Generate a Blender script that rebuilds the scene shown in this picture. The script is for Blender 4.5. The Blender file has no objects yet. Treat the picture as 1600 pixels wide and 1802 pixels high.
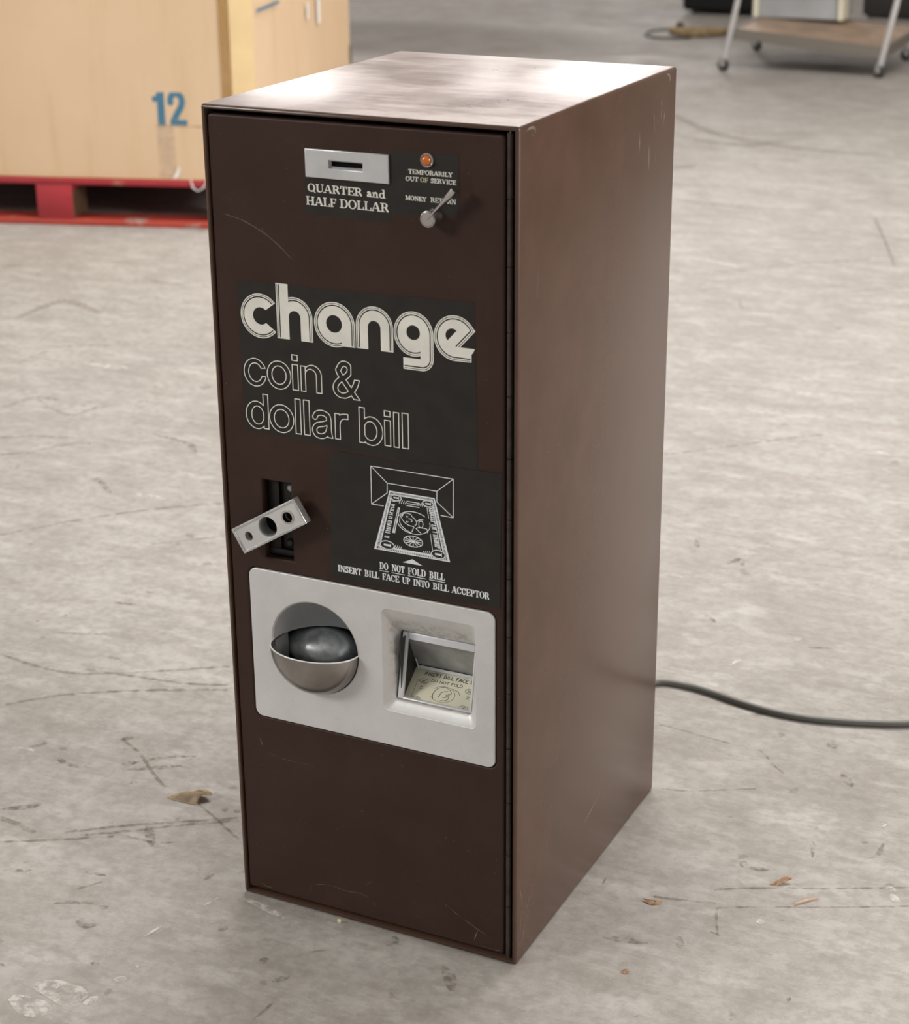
import bpy, bmesh, math, random
import numpy as np
from mathutils import Vector, Matrix

random.seed(7)
scene = bpy.context.scene
COL = scene.collection
PI = math.pi
R_ = math.radians

# ------------------------------------------------------------------ sizes
W, D, H = 0.3436, 0.4227, 0.90          # the changer cabinet
YD = 0.002                               # front face of its door

# ------------------------------------------------------------------ materials
def mat(name, col=(.5, .5, .5), rough=.5, metal=0., spec=.5, bump=None, var=None, coat=0.):
    m = bpy.data.materials.new(name); m.use_nodes = True
    nt = m.node_tree; b = nt.nodes['Principled BSDF']
    b.inputs['Base Color'].default_value = (*col, 1)
    b.inputs['Roughness'].default_value = rough
    b.inputs['Metallic'].default_value = metal
    b.inputs['Specular IOR Level'].default_value = spec
    b.inputs['Coat Weight'].default_value = coat
    tc = nt.nodes.new('ShaderNodeTexCoord')
    if var:
        sc, amt = var[0], var[1]
        n = nt.nodes.new('ShaderNodeTexNoise'); n.inputs['Scale'].default_value = sc
        n.inputs['Detail'].default_value = 6
        nt.links.new(tc.outputs['Object'], n.inputs['Vector'])
        mx = nt.nodes.new('ShaderNodeMix'); mx.data_type = 'RGBA'
        c2 = var[2] if len(var) > 2 else tuple(min(1, c * (1 + amt)) for c in col)
        mx.inputs[6].default_value = (*[c * (1 - amt) for c in col], 1)
        mx.inputs[7].default_value = (*c2, 1)
        cr = nt.nodes.new('ShaderNodeMapRange'); cr.inputs[1].default_value = .35; cr.inputs[2].default_value = .65
        nt.links.new(n.outputs['Fac'], cr.inputs[0]); nt.links.new(cr.outputs[0], mx.inputs[0])
        nt.links.new(mx.outputs[2], b.inputs['Base Color'])
    if bump:
        n = nt.nodes.new('ShaderNodeTexNoise'); n.inputs['Scale'].default_value = bump[0]
        n.inputs['Detail'].default_value = 3
        nt.links.new(tc.outputs['Object'], n.inputs['Vector'])
        bp = nt.nodes.new('ShaderNodeBump'); bp.inputs['Strength'].default_value = bump[1]
        bp.inputs['Distance'].default_value = bump[2] if len(bump) > 2 else .001
        nt.links.new(n.outputs['Fac'], bp.inputs['Height']); nt.links.new(bp.outputs[0], b.inputs['Normal'])
    return m

def emis(name, col, s):
    m = bpy.data.materials.new(name); m.use_nodes = True
    nt = m.node_tree; nt.nodes.clear()
    e = nt.nodes.new('ShaderNodeEmission'); e.inputs[0].default_value = (*col, 1); e.inputs[1].default_value = s
    o = nt.nodes.new('ShaderNodeOutputMaterial'); nt.links.new(e.outputs[0], o.inputs[0])
    return m

def add_math(nt, op, a, b=None, clamp=False):
    n = nt.nodes.new('ShaderNodeMath'); n.operation = op; n.use_clamp = clamp
    for i, v in enumerate((a, b)):
        if v is None: continue
        if isinstance(v, (int, float)): n.inputs[i].default_value = v
        else: nt.links.new(v, n.inputs[i])
    return n.outputs[0]

def noise(nt, vec, scale, detail=5, rough=.55, stretch=None, rotz=0., loc=(0, 0, 0)):
    mp = nt.nodes.new('ShaderNodeMapping')
    if stretch: mp.inputs['Scale'].default_value = stretch
    mp.inputs['Rotation'].default_value = (0, 0, rotz); mp.inputs['Location'].default_value = loc
    nt.links.new(vec, mp.inputs['Vector'])
    n = nt.nodes.new('ShaderNodeTexNoise'); n.inputs['Scale'].default_value = scale
    n.inputs['Detail'].default_value = detail; n.inputs['Roughness'].default_value = rough
    nt.links.new(mp.outputs[0], n.inputs['Vector'])
    return n.outputs['Fac']

def ramp(nt, fac, a, b, c0=0., c1=1.):
    m = nt.nodes.new('ShaderNodeMapRange'); m.inputs[1].default_value = a; m.inputs[2].default_value = b
    m.inputs[3].default_value = c0; m.inputs[4].default_value = c1
    nt.links.new(fac, m.inputs[0]); return m.outputs[0]

def mixc(nt, fac, a, b):
    m = nt.nodes.new('ShaderNodeMix'); m.data_type = 'RGBA'
    if isinstance(fac, (int, float)): m.inputs[0].default_value = fac
    else: nt.links.new(fac, m.inputs[0])
    for i, v in ((6, a), (7, b)):
        if isinstance(v, tuple): m.inputs[i].default_value = (*v, 1)
        else: nt.links.new(v, m.inputs[i])
    return m.outputs[2]

def concrete():
    m = bpy.data.materials.new('worn_concrete'); m.use_nodes = True
    nt = m.node_tree; b = nt.nodes['Principled BSDF']
    tc = nt.nodes.new('ShaderNodeTexCoord').outputs['Object']
    ROT = R_(-28)
    big = noise(nt, tc, .9, 5, .6, (1, 1, 1), 0, (3, 1, 0))
    mid = noise(nt, tc, 4.5, 7, .62, (1, 1, 1), .4)
    fine = noise(nt, tc, 60, 5, .6)
    strk = noise(nt, tc, 9, 6, .6, (.35, 2.4, 1), ROT)
    speck = noise(nt, tc, 210, 3, .6, (1, 1, 1), 0, (7, 7, 0))
    pits = noise(nt, tc, 23, 4, .5, (1, 1, 1), 0, (9, 4, 0))
    lite = noise(nt, tc, 11, 6, .65, (.6, 1.5, 1), ROT, (4, 2, 0))
    c = mixc(nt, ramp(nt, big, .40, .60), (.315, .292, .268), (.385, .362, .334))
    c = mixc(nt, add_math(nt, 'MULTIPLY', ramp(nt, mid, .46, .64), .60), c, (.27, .248, .222))
    c = mixc(nt, add_math(nt, 'MULTIPLY', ramp(nt, strk, .52, .68), .50), c, (.25, .225, .195))
    c = mixc(nt, add_math(nt, 'MULTIPLY', ramp(nt, lite, .54, .70), .60), c, (.50, .48, .45))
    c = mixc(nt, add_math(nt, 'MULTIPLY', ramp(nt, fine, .42, .60), .45), c, (.23, .212, .19))
    fstr = noise(nt, tc, 38, 6, .7, (.45, 2.0, 1), ROT, (2, 3, 0))
    c = mixc(nt, add_math(nt, 'MULTIPLY', ramp(nt, fstr, .55, .68), .32), c, (.22, .20, .172))
    c = mixc(nt, add_math(nt, 'MULTIPLY', ramp(nt, fstr, .45, .34), .22), c, (.47, .45, .42))
    c = mixc(nt, add_math(nt, 'MULTIPLY', ramp(nt, speck, .56, .72), .22), c, (.50, .48, .45))
    blot = noise(nt, tc, 15, 8, .7, (.8, 1.25, 1), R_(-20), (1, 8, 0))
    c = mixc(nt, add_math(nt, 'MULTIPLY', ramp(nt, blot, .52, .62), .38), c, (.46, .44, .41))
    c = mixc(nt, add_math(nt, 'MULTIPLY', ramp(nt, blot, .46, .36), .38), c, (.225, .205, .18))
    c = mixc(nt, add_math(nt, 'MULTIPLY', ramp(nt, pits, .68, .72), .5), c, (.15, .13, .105))
    # a long darker oval of floor far behind the machine, edged by noise
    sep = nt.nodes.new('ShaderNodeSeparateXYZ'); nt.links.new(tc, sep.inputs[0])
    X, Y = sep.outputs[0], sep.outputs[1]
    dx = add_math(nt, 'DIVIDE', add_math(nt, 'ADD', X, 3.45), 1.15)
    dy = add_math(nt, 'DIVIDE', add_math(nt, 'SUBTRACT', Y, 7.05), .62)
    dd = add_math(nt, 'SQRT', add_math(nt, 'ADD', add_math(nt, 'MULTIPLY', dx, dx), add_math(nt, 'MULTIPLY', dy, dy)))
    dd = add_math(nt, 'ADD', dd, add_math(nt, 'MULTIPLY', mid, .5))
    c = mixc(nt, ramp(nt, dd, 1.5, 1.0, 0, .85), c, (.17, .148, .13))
    nt.links.new(c, b.inputs['Base Color'])
    nt.links.new(ramp(nt, mid, .3, .7, .55, .8), b.inputs['Roughness'])
    b.inputs['Specular IOR Level'].default_value = .35
    bp = nt.nodes.new('ShaderNodeBump'); bp.inputs['Strength'].default_value = .25; bp.inputs['Distance'].default_value = .004
    nt.links.new(add_math(nt, 'ADD', mid, add_math(nt, 'MULTIPLY', fine, .4)), bp.inputs['Height'])
    nt.links.new(bp.outputs[0], b.inputs['Normal'])
    return m

def brown_paint(name, col, dusty=True, rough=.3):
    m = bpy.data.materials.new(name); m.use_nodes = True
    nt = m.node_tree; b = nt.nodes['Principled BSDF']
    tc = nt.nodes.new('ShaderNodeTexCoord').outputs['Object']
    n1 = noise(nt, tc, 14, 5, .6)
    c = mixc(nt, ramp(nt, n1, .3, .7), tuple(x * .88 for x in col), tuple(x * 1.1 for x in col))
    sp = noise(nt, tc, 330, 2, .5, (1, 1, 1), 0, (5, 5, 5))
    c = mixc(nt, add_math(nt, 'MULTIPLY', ramp(nt, sp, .76, .80), .5), c, (.30, .26, .22))
    r = ramp(nt, n1, .3, .7, rough - .02, rough + .03)
    if dusty:
        g = nt.nodes.new('ShaderNodeNewGeometry')
        sep = nt.nodes.new('ShaderNodeSeparateXYZ'); nt.links.new(g.outputs['Normal'], sep.inputs[0])
        sepp = nt.nodes.new('ShaderNodeSeparateXYZ'); nt.links.new(tc, sepp.inputs[0])
        up = add_math(nt, 'MULTIPLY', ramp(nt, sep.outputs[2], .8, .98), ramp(nt, sepp.outputs[2], .893, .896))
        d1 = noise(nt, tc, 7, 7, .65, (1.3, 1, 1), R_(35), (2, 0, 0))
        d2 = noise(nt, tc, 26, 5, .6, (.4, 1.6, 1), R_(-30))
        d = add_math(nt, 'MULTIPLY', add_math(nt, 'ADD', ramp(nt, d1, .40, .60, .55, 1.0), ramp(nt, d2, .44, .58, -.14, .2)), up)
        c = mixc(nt, add_math(nt, 'MULTIPLY', d, .66, True), c, (.56, .485, .465))
        r = add_math(nt, 'ADD', r, add_math(nt, 'MULTIPLY', d, .10))
    nt.links.new(c, b.inputs['Base Color']); nt.links.new(r, b.inputs['Roughness'])
    b.inputs['Specular IOR Level'].default_value = .34 if dusty else .22
    bp = nt.nodes.new('ShaderNodeBump'); bp.inputs['Strength'].default_value = .12; bp.inputs['Distance'].default_value = .0006
    nt.links.new(noise(nt, tc, 420, 2, .5), bp.inputs['Height']); nt.links.new(bp.outputs[0], b.inputs['Normal'])
    return m

def cardboard():
    m = bpy.data.materials.new('tan_cardboard'); m.use_nodes = True
    nt = m.node_tree; b = nt.nodes['Principled BSDF']
    tc = nt.nodes.new('ShaderNodeTexCoord').outputs['Object']
    a = noise(nt, tc, 2.2, 4, .5)
    s = noise(nt, tc, 5, 5, .6, (3.5, 3.5, .35))
    c = mixc(nt, ramp(nt, a, .35, .65), (.60, .43, .275), (.65, .475, .315))
    c = mixc(nt, add_math(nt, 'MULTIPLY', ramp(nt, s, .52, .75), .45), c, (.50, .34, .18))
    nt.links.new(c, b.inputs['Base Color']); b.inputs['Roughness'].default_value = .8
    b.inputs['Specular IOR Level'].default_value = .2
    return m

def red_wood(name='red_painted_wood', base=(.36, .022, .03), worn=(.42, .22, .14), amt=.6):
    m = bpy.data.materials.new(name); m.use_nodes = True
    nt = m.node_tree; b = nt.nodes['Principled BSDF']
    tc = nt.nodes.new('ShaderNodeTexCoord').outputs['Object']
    a = noise(nt, tc, 9, 6, .65, (1, 1, 2.2))
    g = noise(nt, tc, 30, 4, .6, (.2, 1, 1))
    c = mixc(nt, ramp(nt, g, .3, .7), tuple(x * .75 for x in base), base)
    c = mixc(nt, add_math(nt, 'MULTIPLY', ramp(nt, a, .58, .66), amt), c, worn)
    nt.links.new(c, b.inputs['Base Color']); b.inputs['Roughness'].default_value = .65
    return m

def cast_metal():
    m = bpy.data.materials.new('cast_grey_metal'); m.use_nodes = True
    nt = m.node_tree; b = nt.nodes['Principled BSDF']
    tc = nt.nodes.new('ShaderNodeTexCoord').outputs['Object']
    a = noise(nt, tc, 18, 6, .6); s = noise(nt, tc, 260, 2, .5)
    c = mixc(nt, ramp(nt, a, .35, .7), (.76, .75, .735), (.68, .67, .65))
    c = mixc(nt, add_math(nt, 'MULTIPLY', ramp(nt, s, .64, .74), .10), c, (.40, .39, .38))
    # brownish handling wear low in the bill recess
    sep = nt.nodes.new('ShaderNodeSeparateXYZ'); nt.links.new(tc, sep.inputs[0])
    inn = ramp(nt, sep.outputs[1], .006, .012)
    w = noise(nt, tc, 90, 5, .7, (1, 1, 1), 0, (3, 3, 3))
    inn = add_math(nt, 'MULTIPLY', inn, ramp(nt, sep.outputs[0], .180, .190))
    c = mixc(nt, add_math(nt, 'MULTIPLY', add_math(nt, 'MULTIPLY', ramp(nt, w, .45, .6), inn), .55), c, (.38, .31, .24))
    nt.links.new(c, b.inputs['Base Color'])
    b.inputs['Metallic'].default_value = .35; b.inputs['Roughness'].default_value = .45
    bp = nt.nodes.new('ShaderNodeBump'); bp.inputs['Strength'].default_value = .2; bp.inputs['Distance'].default_value = .0005
    nt.links.new(noise(nt, tc, 700, 2, .5), bp.inputs['Height']); nt.links.new(bp.outputs[0], b.inputs['Normal'])
    return m

def fade_mark(name, col, scale=60, lo=.42, hi=.58, amt=.8, stretch=(1, 1, 1)):
    """a worn mark: the colour comes and goes with a noise"""
    m = bpy.data.materials.new(name); m.use_nodes = True
    nt = m.node_tree; b = nt.nodes['Principled BSDF']
    b.inputs['Base Color'].default_value = (*col, 1); b.inputs['Roughness'].default_value = .8
    b.inputs['Specular IOR Level'].default_value = .1
    tc = nt.nodes.new('ShaderNodeTexCoord').outputs['Object']
    a = ramp(nt, noise(nt, tc, scale, 4, .6, stretch), lo, hi, 0, amt)
    nt.links.new(a, b.inputs['Alpha'])
    return m

M = dict(
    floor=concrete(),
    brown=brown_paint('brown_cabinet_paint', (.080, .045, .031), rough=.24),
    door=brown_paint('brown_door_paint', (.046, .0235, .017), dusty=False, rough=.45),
    dark=mat('dark_cavity', (.008, .007, .006), .8, spec=.1),
    darkgrey=mat('dark_grey_plastic', (.03, .028, .026), .5),
    hinge=mat('brown_hinge_metal', (.05, .036, .03), .38, .15, var=(60, .3)),
    brass=mat('worn_brass', (.30, .23, .12), .4, .8),
    sign=mat('black_sign_film', (.0225, .020, .0165), .48, spec=.3, var=(40, .18), bump=(900, .1, .0003)),
    cream=mat('cream_ink', (.84, .82, .74), .55, spec=.2, var=(45, .06)),
    white=mat('white_ink', (.84, .86, .88), .55, spec=.2),
    cast=cast_metal(),
    plate=mat('satin_aluminium', (.72, .72, .72), .36, .6, var=(35, .06), bump=(600, .1, .0003)),
    chrome=mat('chrome', (.60, .58, .56), .2, 1., var=(30, .12)),
    cupm=mat('worn_chrome_cup', (.33, .305, .285), .24, .95, var=(22, .18)),
    galv=mat('galvanised_steel', (.60, .64, .66), .34, .55, var=(55, .32), bump=(80, .12, .001)),
    steel=mat('dull_steel', (.42, .42, .41), .42, .5, var=(40, .2)),
    rimm=mat('rubbed_chrome', (.62, .62, .61), .24, .8, var=(50, .15)),
    silver=mat('bright_bezel', (.74, .75, .76), .35, .2),
    amber=mat('amber_lens', (.62, .15, .012), .10, coat=.8),
    bezel=mat('lamp_bezel', (.42, .36, .33), .3, .5),
    label=mat('cream_green_label', (.74, .71, .55), .4, var=(25, .08)),
    ink=mat('grey_green_ink', (.16, .17, .14), .6),
    blackink=mat('black_ink', (.02, .022, .02), .6),
    card=cardboard(),
    fold=mat('pale_cardboard_fold', (.62, .46, .25), .8, spec=.2, var=(4, .12)),
    blue=fade_mark('faded_blue_ink', (.07, .20, .30), 45, .2, .42, .86),
    tape=fade_mark('clear_packing_tape', (.62, .50, .38), 8, .3, .7, .5),
    crease=fade_mark('cardboard_crease', (.30, .20, .12), 20, .3, .6, .6),
    whitemark=mat('white_drip', (.80, .78, .74), .6),
    red=red_wood(),
    redorange=red_wood('worn_red_wood', (.42, .05, .03), (.34, .27, .23), .9),
    bare=mat('bare_brown_wood', (.10, .05, .025), .7, var=(20, .3)),
    greywood=mat('grey_weathered_wood', (.22, .19, .17), .8, var=(20, .3)),
    rubber=mat('black_rubber', (.02, .02, .018), .45),
    cordgrey=mat('grey_power_cord', (.10, .096, .086), .42),
    leaf=mat('dry_leaf', (.50, .38, .25), .7, var=(60, .2)),
    leaf2=mat('orange_dry_leaf', (.56, .36, .22), .7, var=(60, .2)),
    tray=mat('tan_tray_board', (.33, .235, .165), .6, var=(7, .2)),
    trayedge=mat('grey_tray_rim', (.18, .16, .135), .5, .3),
    appl=mat('grey_appliance', (.36, .37, .38), .5, var=(6, .08)),
    creamtrim=mat('cream_trim', (.70, .66, .52), .5),
    case=mat('black_case', (.008, .008, .008), .6, spec=.2),
    hose=mat('tan_rope', (.30, .21, .11), .8, var=(30, .35)),
    scuff=fade_mark('floor_scuff', (.16, .125, .085), 90, .40, .62, .42),
    crack=fade_mark('floor_crack', (.19, .15, .10), 60, .36, .64, .45),
    pale=fade_mark('floor_chip', (.72, .69, .64), 70, .42, .60, .6),
    scratch=fade_mark('pale_scratch', (.42, .36, .31), 70, .38, .66, .42),
    wall=mat('beige_wall', (.60, .53, .49), .8, var=(1, .08)),
    ceil=mat('white_ceiling', (.70, .68, .65), .8),
    glassw=emis('daylit_window', (1, .96, .94), 15),
    lampdim=emis('dim_ceiling_light_panel', (1, .95, .88), 1.3),
    lamp=emis('ceiling_light_panel', (1, .965, .93), 3.5),
)

# ------------------------------------------------------------------ object helpers
def link(o, parent=None):
    COL.objects.link(o)
    if parent: o.parent = parent
    return o

def tag(o, label=None, cat=None, group=None, kind=None):
    if label: o['label'] = label
    if cat: o['category'] = cat
    if group: o['group'] = group
    if kind: o['kind'] = kind
    return o

def empty(name, loc=(0, 0, 0), rz=0):
    o = bpy.data.objects.new(name, None); o.location = loc; o.rotation_euler = (0, 0, rz)
    o.empty_display_size = .1
    return link(o)

def from_bm(name, bm, m, parent=None, smooth=False, angle=None):
    me = bpy.data.meshes.new(name); bmesh.ops.recalc_face_normals(bm, faces=bm.faces[:])
    bm.to_mesh(me); bm.free()
    if smooth: me.shade_smooth()
    if angle is not None:
        me.shade_smooth()
        try: me.set_sharp_from_angle(angle=R_(angle))
        except Exception: pass
    if m: me.materials.append(m)
    return link(bpy.data.objects.new(name, me), parent)

def pydata(name, V, F, m, parent=None, smooth=True, fix=True):
    bm = bmesh.new()
    vs = [bm.verts.new(v) for v in V]
    for f in F:
        try: bm.faces.new([vs[i] for i in f])
        except Exception: pass
    return from_bm(name, bm, m, parent, smooth) if fix else from_bm(name, bm, m, parent, smooth)

def box_bm(bm, x0, x1, y0, y1, z0, z1, bev=0., seg=2, mtx=None):
    r = bmesh.ops.create_cube(bm, size=1)
    vs = r['verts']
    for v in vs:
        v.co = Vector((x0 + (v.co.x + .5) * (x1 - x0), y0 + (v.co.y + .5) * (y1 - y0), z0 + (v.co.z + .5) * (z1 - z0)))
    es = list({e for v in vs for e in v.link_edges})
    if bev > 0:
        r2 = bmesh.ops.bevel(bm, geom=es, offset=bev, segments=seg, affect='EDGES', profile=.5)
        vs = list({v for f in r2['faces'] for v in f.verts} | {v for v in vs if v.is_valid})
    if mtx is not None:
        for v in vs: v.co = mtx @ v.co
    return vs

def box(name, dims, m, parent=None, bev=.001, seg=2, mtx=None):
    bm = bmesh.new(); box_bm(bm, *dims, bev=bev, seg=seg, mtx=mtx)
    return from_bm(name, bm, m, parent, angle=40)

def tube_bm(bm, pts, r, n=10, caps=True):
    pts = [Vector(p) for p in pts]; rings = []
    rr = r if isinstance(r, (list, tuple)) else [r] * len(pts)
    up = None
    for i, p in enumerate(pts):
        t = (pts[min(i + 1, len(pts) - 1)] - pts[max(i - 1, 0)]).normalized()
        if up is None:
            up = Vector((0, 0, 1)) if abs(t.z) < .9 else Vector((1, 0, 0))
        a = t.cross(up).normalized(); up = a.cross(t).normalized()
        rings.append([bm.verts.new(p + rr[i] * (a * math.cos(2 * PI * k / n) + up * math.sin(2 * PI * k / n))) for k in range(n)])
    for i in range(len(rings) - 1):
        for k in range(n):
            bm.faces.new([rings[i][k], rings[i][(k + 1) % n], rings[i + 1][(k + 1) % n], rings[i + 1][k]])
    if caps:
        bm.faces.new(rings[0]); bm.faces.new(rings[-1][::-1])

def tube(name, pts, r, m, parent=None, n=10):
    bm = bmesh.new(); tube_bm(bm, pts, r, n)
    return from_bm(name, bm, m, parent, angle=50)

def smooth_path(P, n=8):
    P = [Vector(p) for p in P]; out = []
    Q = [2 * P[0] - P[1]] + P + [2 * P[-1] - P[-2]]
    for i in range(1, len(Q) - 2):
        a, b, c, d = Q[i - 1:i + 3]
        for k in range(n):
            t = k / n
            out.append(.5 * ((2 * b) + (c - a) * t + (2 * a - 5 * b + 4 * c - d) * t * t + (3 * b - a - 3 * c + d) * t ** 3))
    out.append(P[-1]); return out

def lathe(name, prof, m, parent=None, n=40, origin=(0, 0, 0), seg_angle=35):
    """profile (r, d): turned round the axis that points out of the door (-y)"""
    bm = bmesh.new(); rings = []
    for r, d in prof:
        if r < 1e-6: rings.append([bm.verts.new((origin[0], origin[1] - d, origin[2]))])
        else: rings.append([bm.verts.new((origin[0] + r * math.cos(2 * PI * k / n), origin[1] - d, origin[2] + r * math.sin(2 * PI * k / n))) for k in range(n)])
    for a, b in zip(rings, rings[1:]):
        for k in range(n):
            q = [a[k % len(a)], a[(k + 1) % len(a)], b[(k + 1) % len(b)], b[k % len(b)]]
            q = list(dict.fromkeys(q))
            if len(q) >= 3: bm.faces.new(q)
    return from_bm(name, bm, m, parent, angle=seg_angle)

# outlines in the door plane (x, z) -> solid slab, front at y=yf, back at y=yf+depth
def curve_mesh(loops, half, bev=0., res=2, offset=0.):
    cu = bpy.data.curves.new('outline', 'CURVE'); cu.dimensions = '2D'; cu.fill_mode = 'BOTH'
    cu.extrude = half; cu.bevel_depth = bev; cu.bevel_resolution = res; cu.offset = offset
    for L in loops:
        s = cu.splines.new('POLY'); s.points.add(len(L) - 1)
        for i, (x, y) in enumerate(L): s.points[i].co = (x, y, 0, 1)
        s.use_cyclic_u = True
    o = bpy.data.objects.new('outline', cu); COL.objects.link(o)
    dg = bpy.context.evaluated_depsgraph_get(); dg.update()
    me = bpy.data.meshes.new_from_object(o.evaluated_get(dg))
    bpy.data.objects.remove(o); bpy.data.curves.remove(cu)
    return me

def slab(name, loops, yf, depth, m, parent=None, bev=0., res=2, mtx=None, flat=None):
    if bev > 0:
        me = curve_mesh(loops, max(depth / 2 - bev, 1e-6), bev, res, -bev)
    else:
        me = curve_mesh(loops, depth / 2)
    yc = yf + depth / 2
    me.transform(Matrix(((1, 0, 0, 0), (0, 0, -1, yc), (0, 1, 0, 0), (0, 0, 0, 1))))
    if mtx is not None: me.transform(mtx)
    me.materials.clear(); me.materials.append(m)
    me.name = name
    if bev > 0:
        me.shade_smooth()
        try: me.set_sharp_from_angle(angle=R_(35))
        except Exception: pass
    return link(bpy.data.objects.new(name, me), parent)

def rrect(x0, x1, z0, z1, r, n=8):
    out = []
    for cx, cz, a0 in ((x1 - r, z1 - r, 0), (x0 + r, z1 - r, 90), (x0 + r, z0 + r, 180), (x1 - r, z0 + r, 270)):
        for k in range(n + 1):
            a = R_(a0 + 90 * k / n); out.append((cx + r * math.cos(a), cz + r * math.sin(a)))
    return out

def circ(cx, cz, r, n=48, rz=None):
    rz = rz or r
    return [(cx + r * math.cos(2 * PI * k / n), cz + rz * math.sin(2 * PI * k / n)) for k in range(n)]

# ------------------------------------------------------------------ lettering from signed distances (units: mm)
class Grid:
    def __init__(s, x0, x1, z0, z1, h):
        s.h = h; s.x = np.arange(x0 - 4 * h, x1 + 4 * h, h); s.z = np.arange(z0 - 4 * h, z1 + 4 * h, h)
        s.X, s.Z = np.meshgrid(s.x, s.z)
        s.F = np.full(s.X.shape, 1e3)
    def box(s, x0, x1, z0, z1):
        dx = np.maximum(x0 - s.X, s.X - x1); dz = np.maximum(z0 - s.Z, s.Z - z1)
        return np.maximum(dx, dz)
    def ell(s, cx, cz, rx, rz=None):
        rz = rz or rx
        k = np.sqrt(((s.X - cx) / rx) ** 2 + ((s.Z - cz) / rz) ** 2) + 1e-9
        g = np.sqrt(((s.X - cx) / rx ** 2) ** 2 + ((s.Z - cz) / rz ** 2) ** 2) + 1e-9
        return k * (k - 1) / g
    def path(s, P, w, round_=False):
        best = np.full(s.X.shape, 1e3); n = len(P) - 1
        for i in range(n):
            ax, az = P[i]; bx, bz = P[i + 1]; dx, dz = bx - ax, bz - az; L2 = dx * dx + dz * dz + 1e-12
            t0 = ((s.X - ax) * dx + (s.Z - az) * dz) / L2
            t = np.clip(t0, 0, 1)
            d = np.hypot(s.X - ax - t * dx, s.Z - az - t * dz) - w / 2
            if not round_:
                L = math.sqrt(L2)
                if i == 0: d = np.where(t0 < 0, np.maximum(d, -t0 * L), d)
                if i == n - 1: d = np.where(t0 > 1, np.maximum(d, (t0 - 1) * L), d)
            best = np.minimum(best, d)
        return best
    def half(s, px, pz, nx, nz):          # negative on the side the normal points away from
        L = math.hypot(nx, nz); return ((s.X - px) * nx + (s.Z - pz) * nz) / L
    def poly(s, P):
        d = np.full(s.X.shape, 1e9); ins = np.zeros(s.X.shape, bool); n = len(P)
        for i in range(n):
            ax, az = P[i]; bx, bz = P[(i + 1) % n]; dx, dz = bx - ax, bz - az
            t = np.clip(((s.X - ax) * dx + (s.Z - az) * dz) / (dx * dx + dz * dz + 1e-12), 0, 1)
            d = np.minimum(d, np.hypot(s.X - ax - t * dx, s.Z - az - t * dz))
            c = ((az > s.Z) != (bz > s.Z))
            xx = (bx - ax) * (s.Z - az) / (bz - az + 1e-12) + ax
            ins ^= c & (s.X < xx)
        return np.where(ins, -d, d)

def U(*a):
    r = a[0]
    for b in a[1:]: r = np.minimum(r, b)
    return r
def I(*a):
    r = a[0]
    for b in a[1:]: r = np.maximum(r, b)
    return r

def contours(g, F, tol=.04):
    """closed outlines of F<0, by marching squares"""
    F = np.where(np.abs(F) < 1e-7, 1e-7, F)
    s = F < 0; ny, nx = F.shape
    code = s[:-1, :-1] * 1 + s[:-1, 1:] * 2 + s[1:, 1:] * 4 + s[1:, :-1] * 8
    nxt = {}; pos = {}
    def H(j, i):
        k = ('h', j, i)
        if k not in pos:
            a, b = F[j, i], F[j, i + 1]; pos[k] = (g.x[i] + g.h * a / (a - b), g.z[j])
        return k
    def Vv(j, i):
        k = ('v', j, i)
        if k not in pos:
            a, b = F[j, i], F[j + 1, i]; pos[k] = (g.x[i], g.z[j] + g.h * a / (a - b))
        return k
    for j, i in zip(*np.nonzero((code > 0) & (code < 15))):
        c = code[j, i]
        B, Rr, T, L = (lambda: H(j, i)), (lambda: Vv(j, i + 1)), (lambda: H(j + 1, i)), (lambda: Vv(j, i))
        seg = {1: [(L, B)], 2: [(B, Rr)], 3: [(L, Rr)], 4: [(Rr, T)], 5: [(L, B), (Rr, T)], 6: [(B, T)], 7: [(L, T)],
               8: [(T, L)], 9: [(T, B)], 10: [(B, Rr), (T, L)], 11: [(T, Rr)], 12: [(Rr, L)], 13: [(Rr, B)], 14: [(B, L)]}[int(c)]
        for a, b in seg: nxt.setdefault(a(), []).append(b())
    loops = []
    while nxt:
        k0 = next(iter(nxt)); L = []; k = k0
        while k in nxt:
            L.append(pos[k]); v = nxt[k]; kk = v.pop()
            if not v: del nxt[k]
            k = kk
            if k == k0: break
        if len(L) > 5: loops.append(simplify(L, tol * g.h * 2))
    return [l for l in loops if len(l) > 2]

def simplify(P, eps):
    n = len(P); far = max(range(n), key=lambda i: (P[i][0] - P[0][0]) ** 2 + (P[i][1] - P[0][1]) ** 2)
    def rdp(a):
        if len(a) < 3: return a
        x0, y0 = a[0]; x1, y1 = a[-1]; L = math.hypot(x1 - x0, y1 - y0) + 1e-12
        d = [abs((x1 - x0) * (y0 - p[1]) - (x0 - p[0]) * (y1 - y0)) / L for p in a]
        i = max(range(len(a)), key=d.__getitem__)
        if d[i] < eps: return [a[0], a[-1]]
        return rdp(a[:i + 1])[:-1] + rdp(a[i:])
    return rdp(P[:far + 1])[:-1] + rdp(P[far:] + [P[0]])[:-1]

def arc(cx, cz, rx, rz, a0, a1, n=18):
    return [(cx + rx * math.cos(R_(a0 + (a1 - a0) * k / n)), cz + rz * math.sin(R_(a0 + (a1 - a0) * k / n))) for k in range(n + 1)]

def ink(name, loops, yf, m, parent, th=.00016, scale=.001):
    L = [[(x * scale, z * scale) for x, z in l] for l in loops]
    return slab(name, L, yf, th, m, parent)

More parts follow.
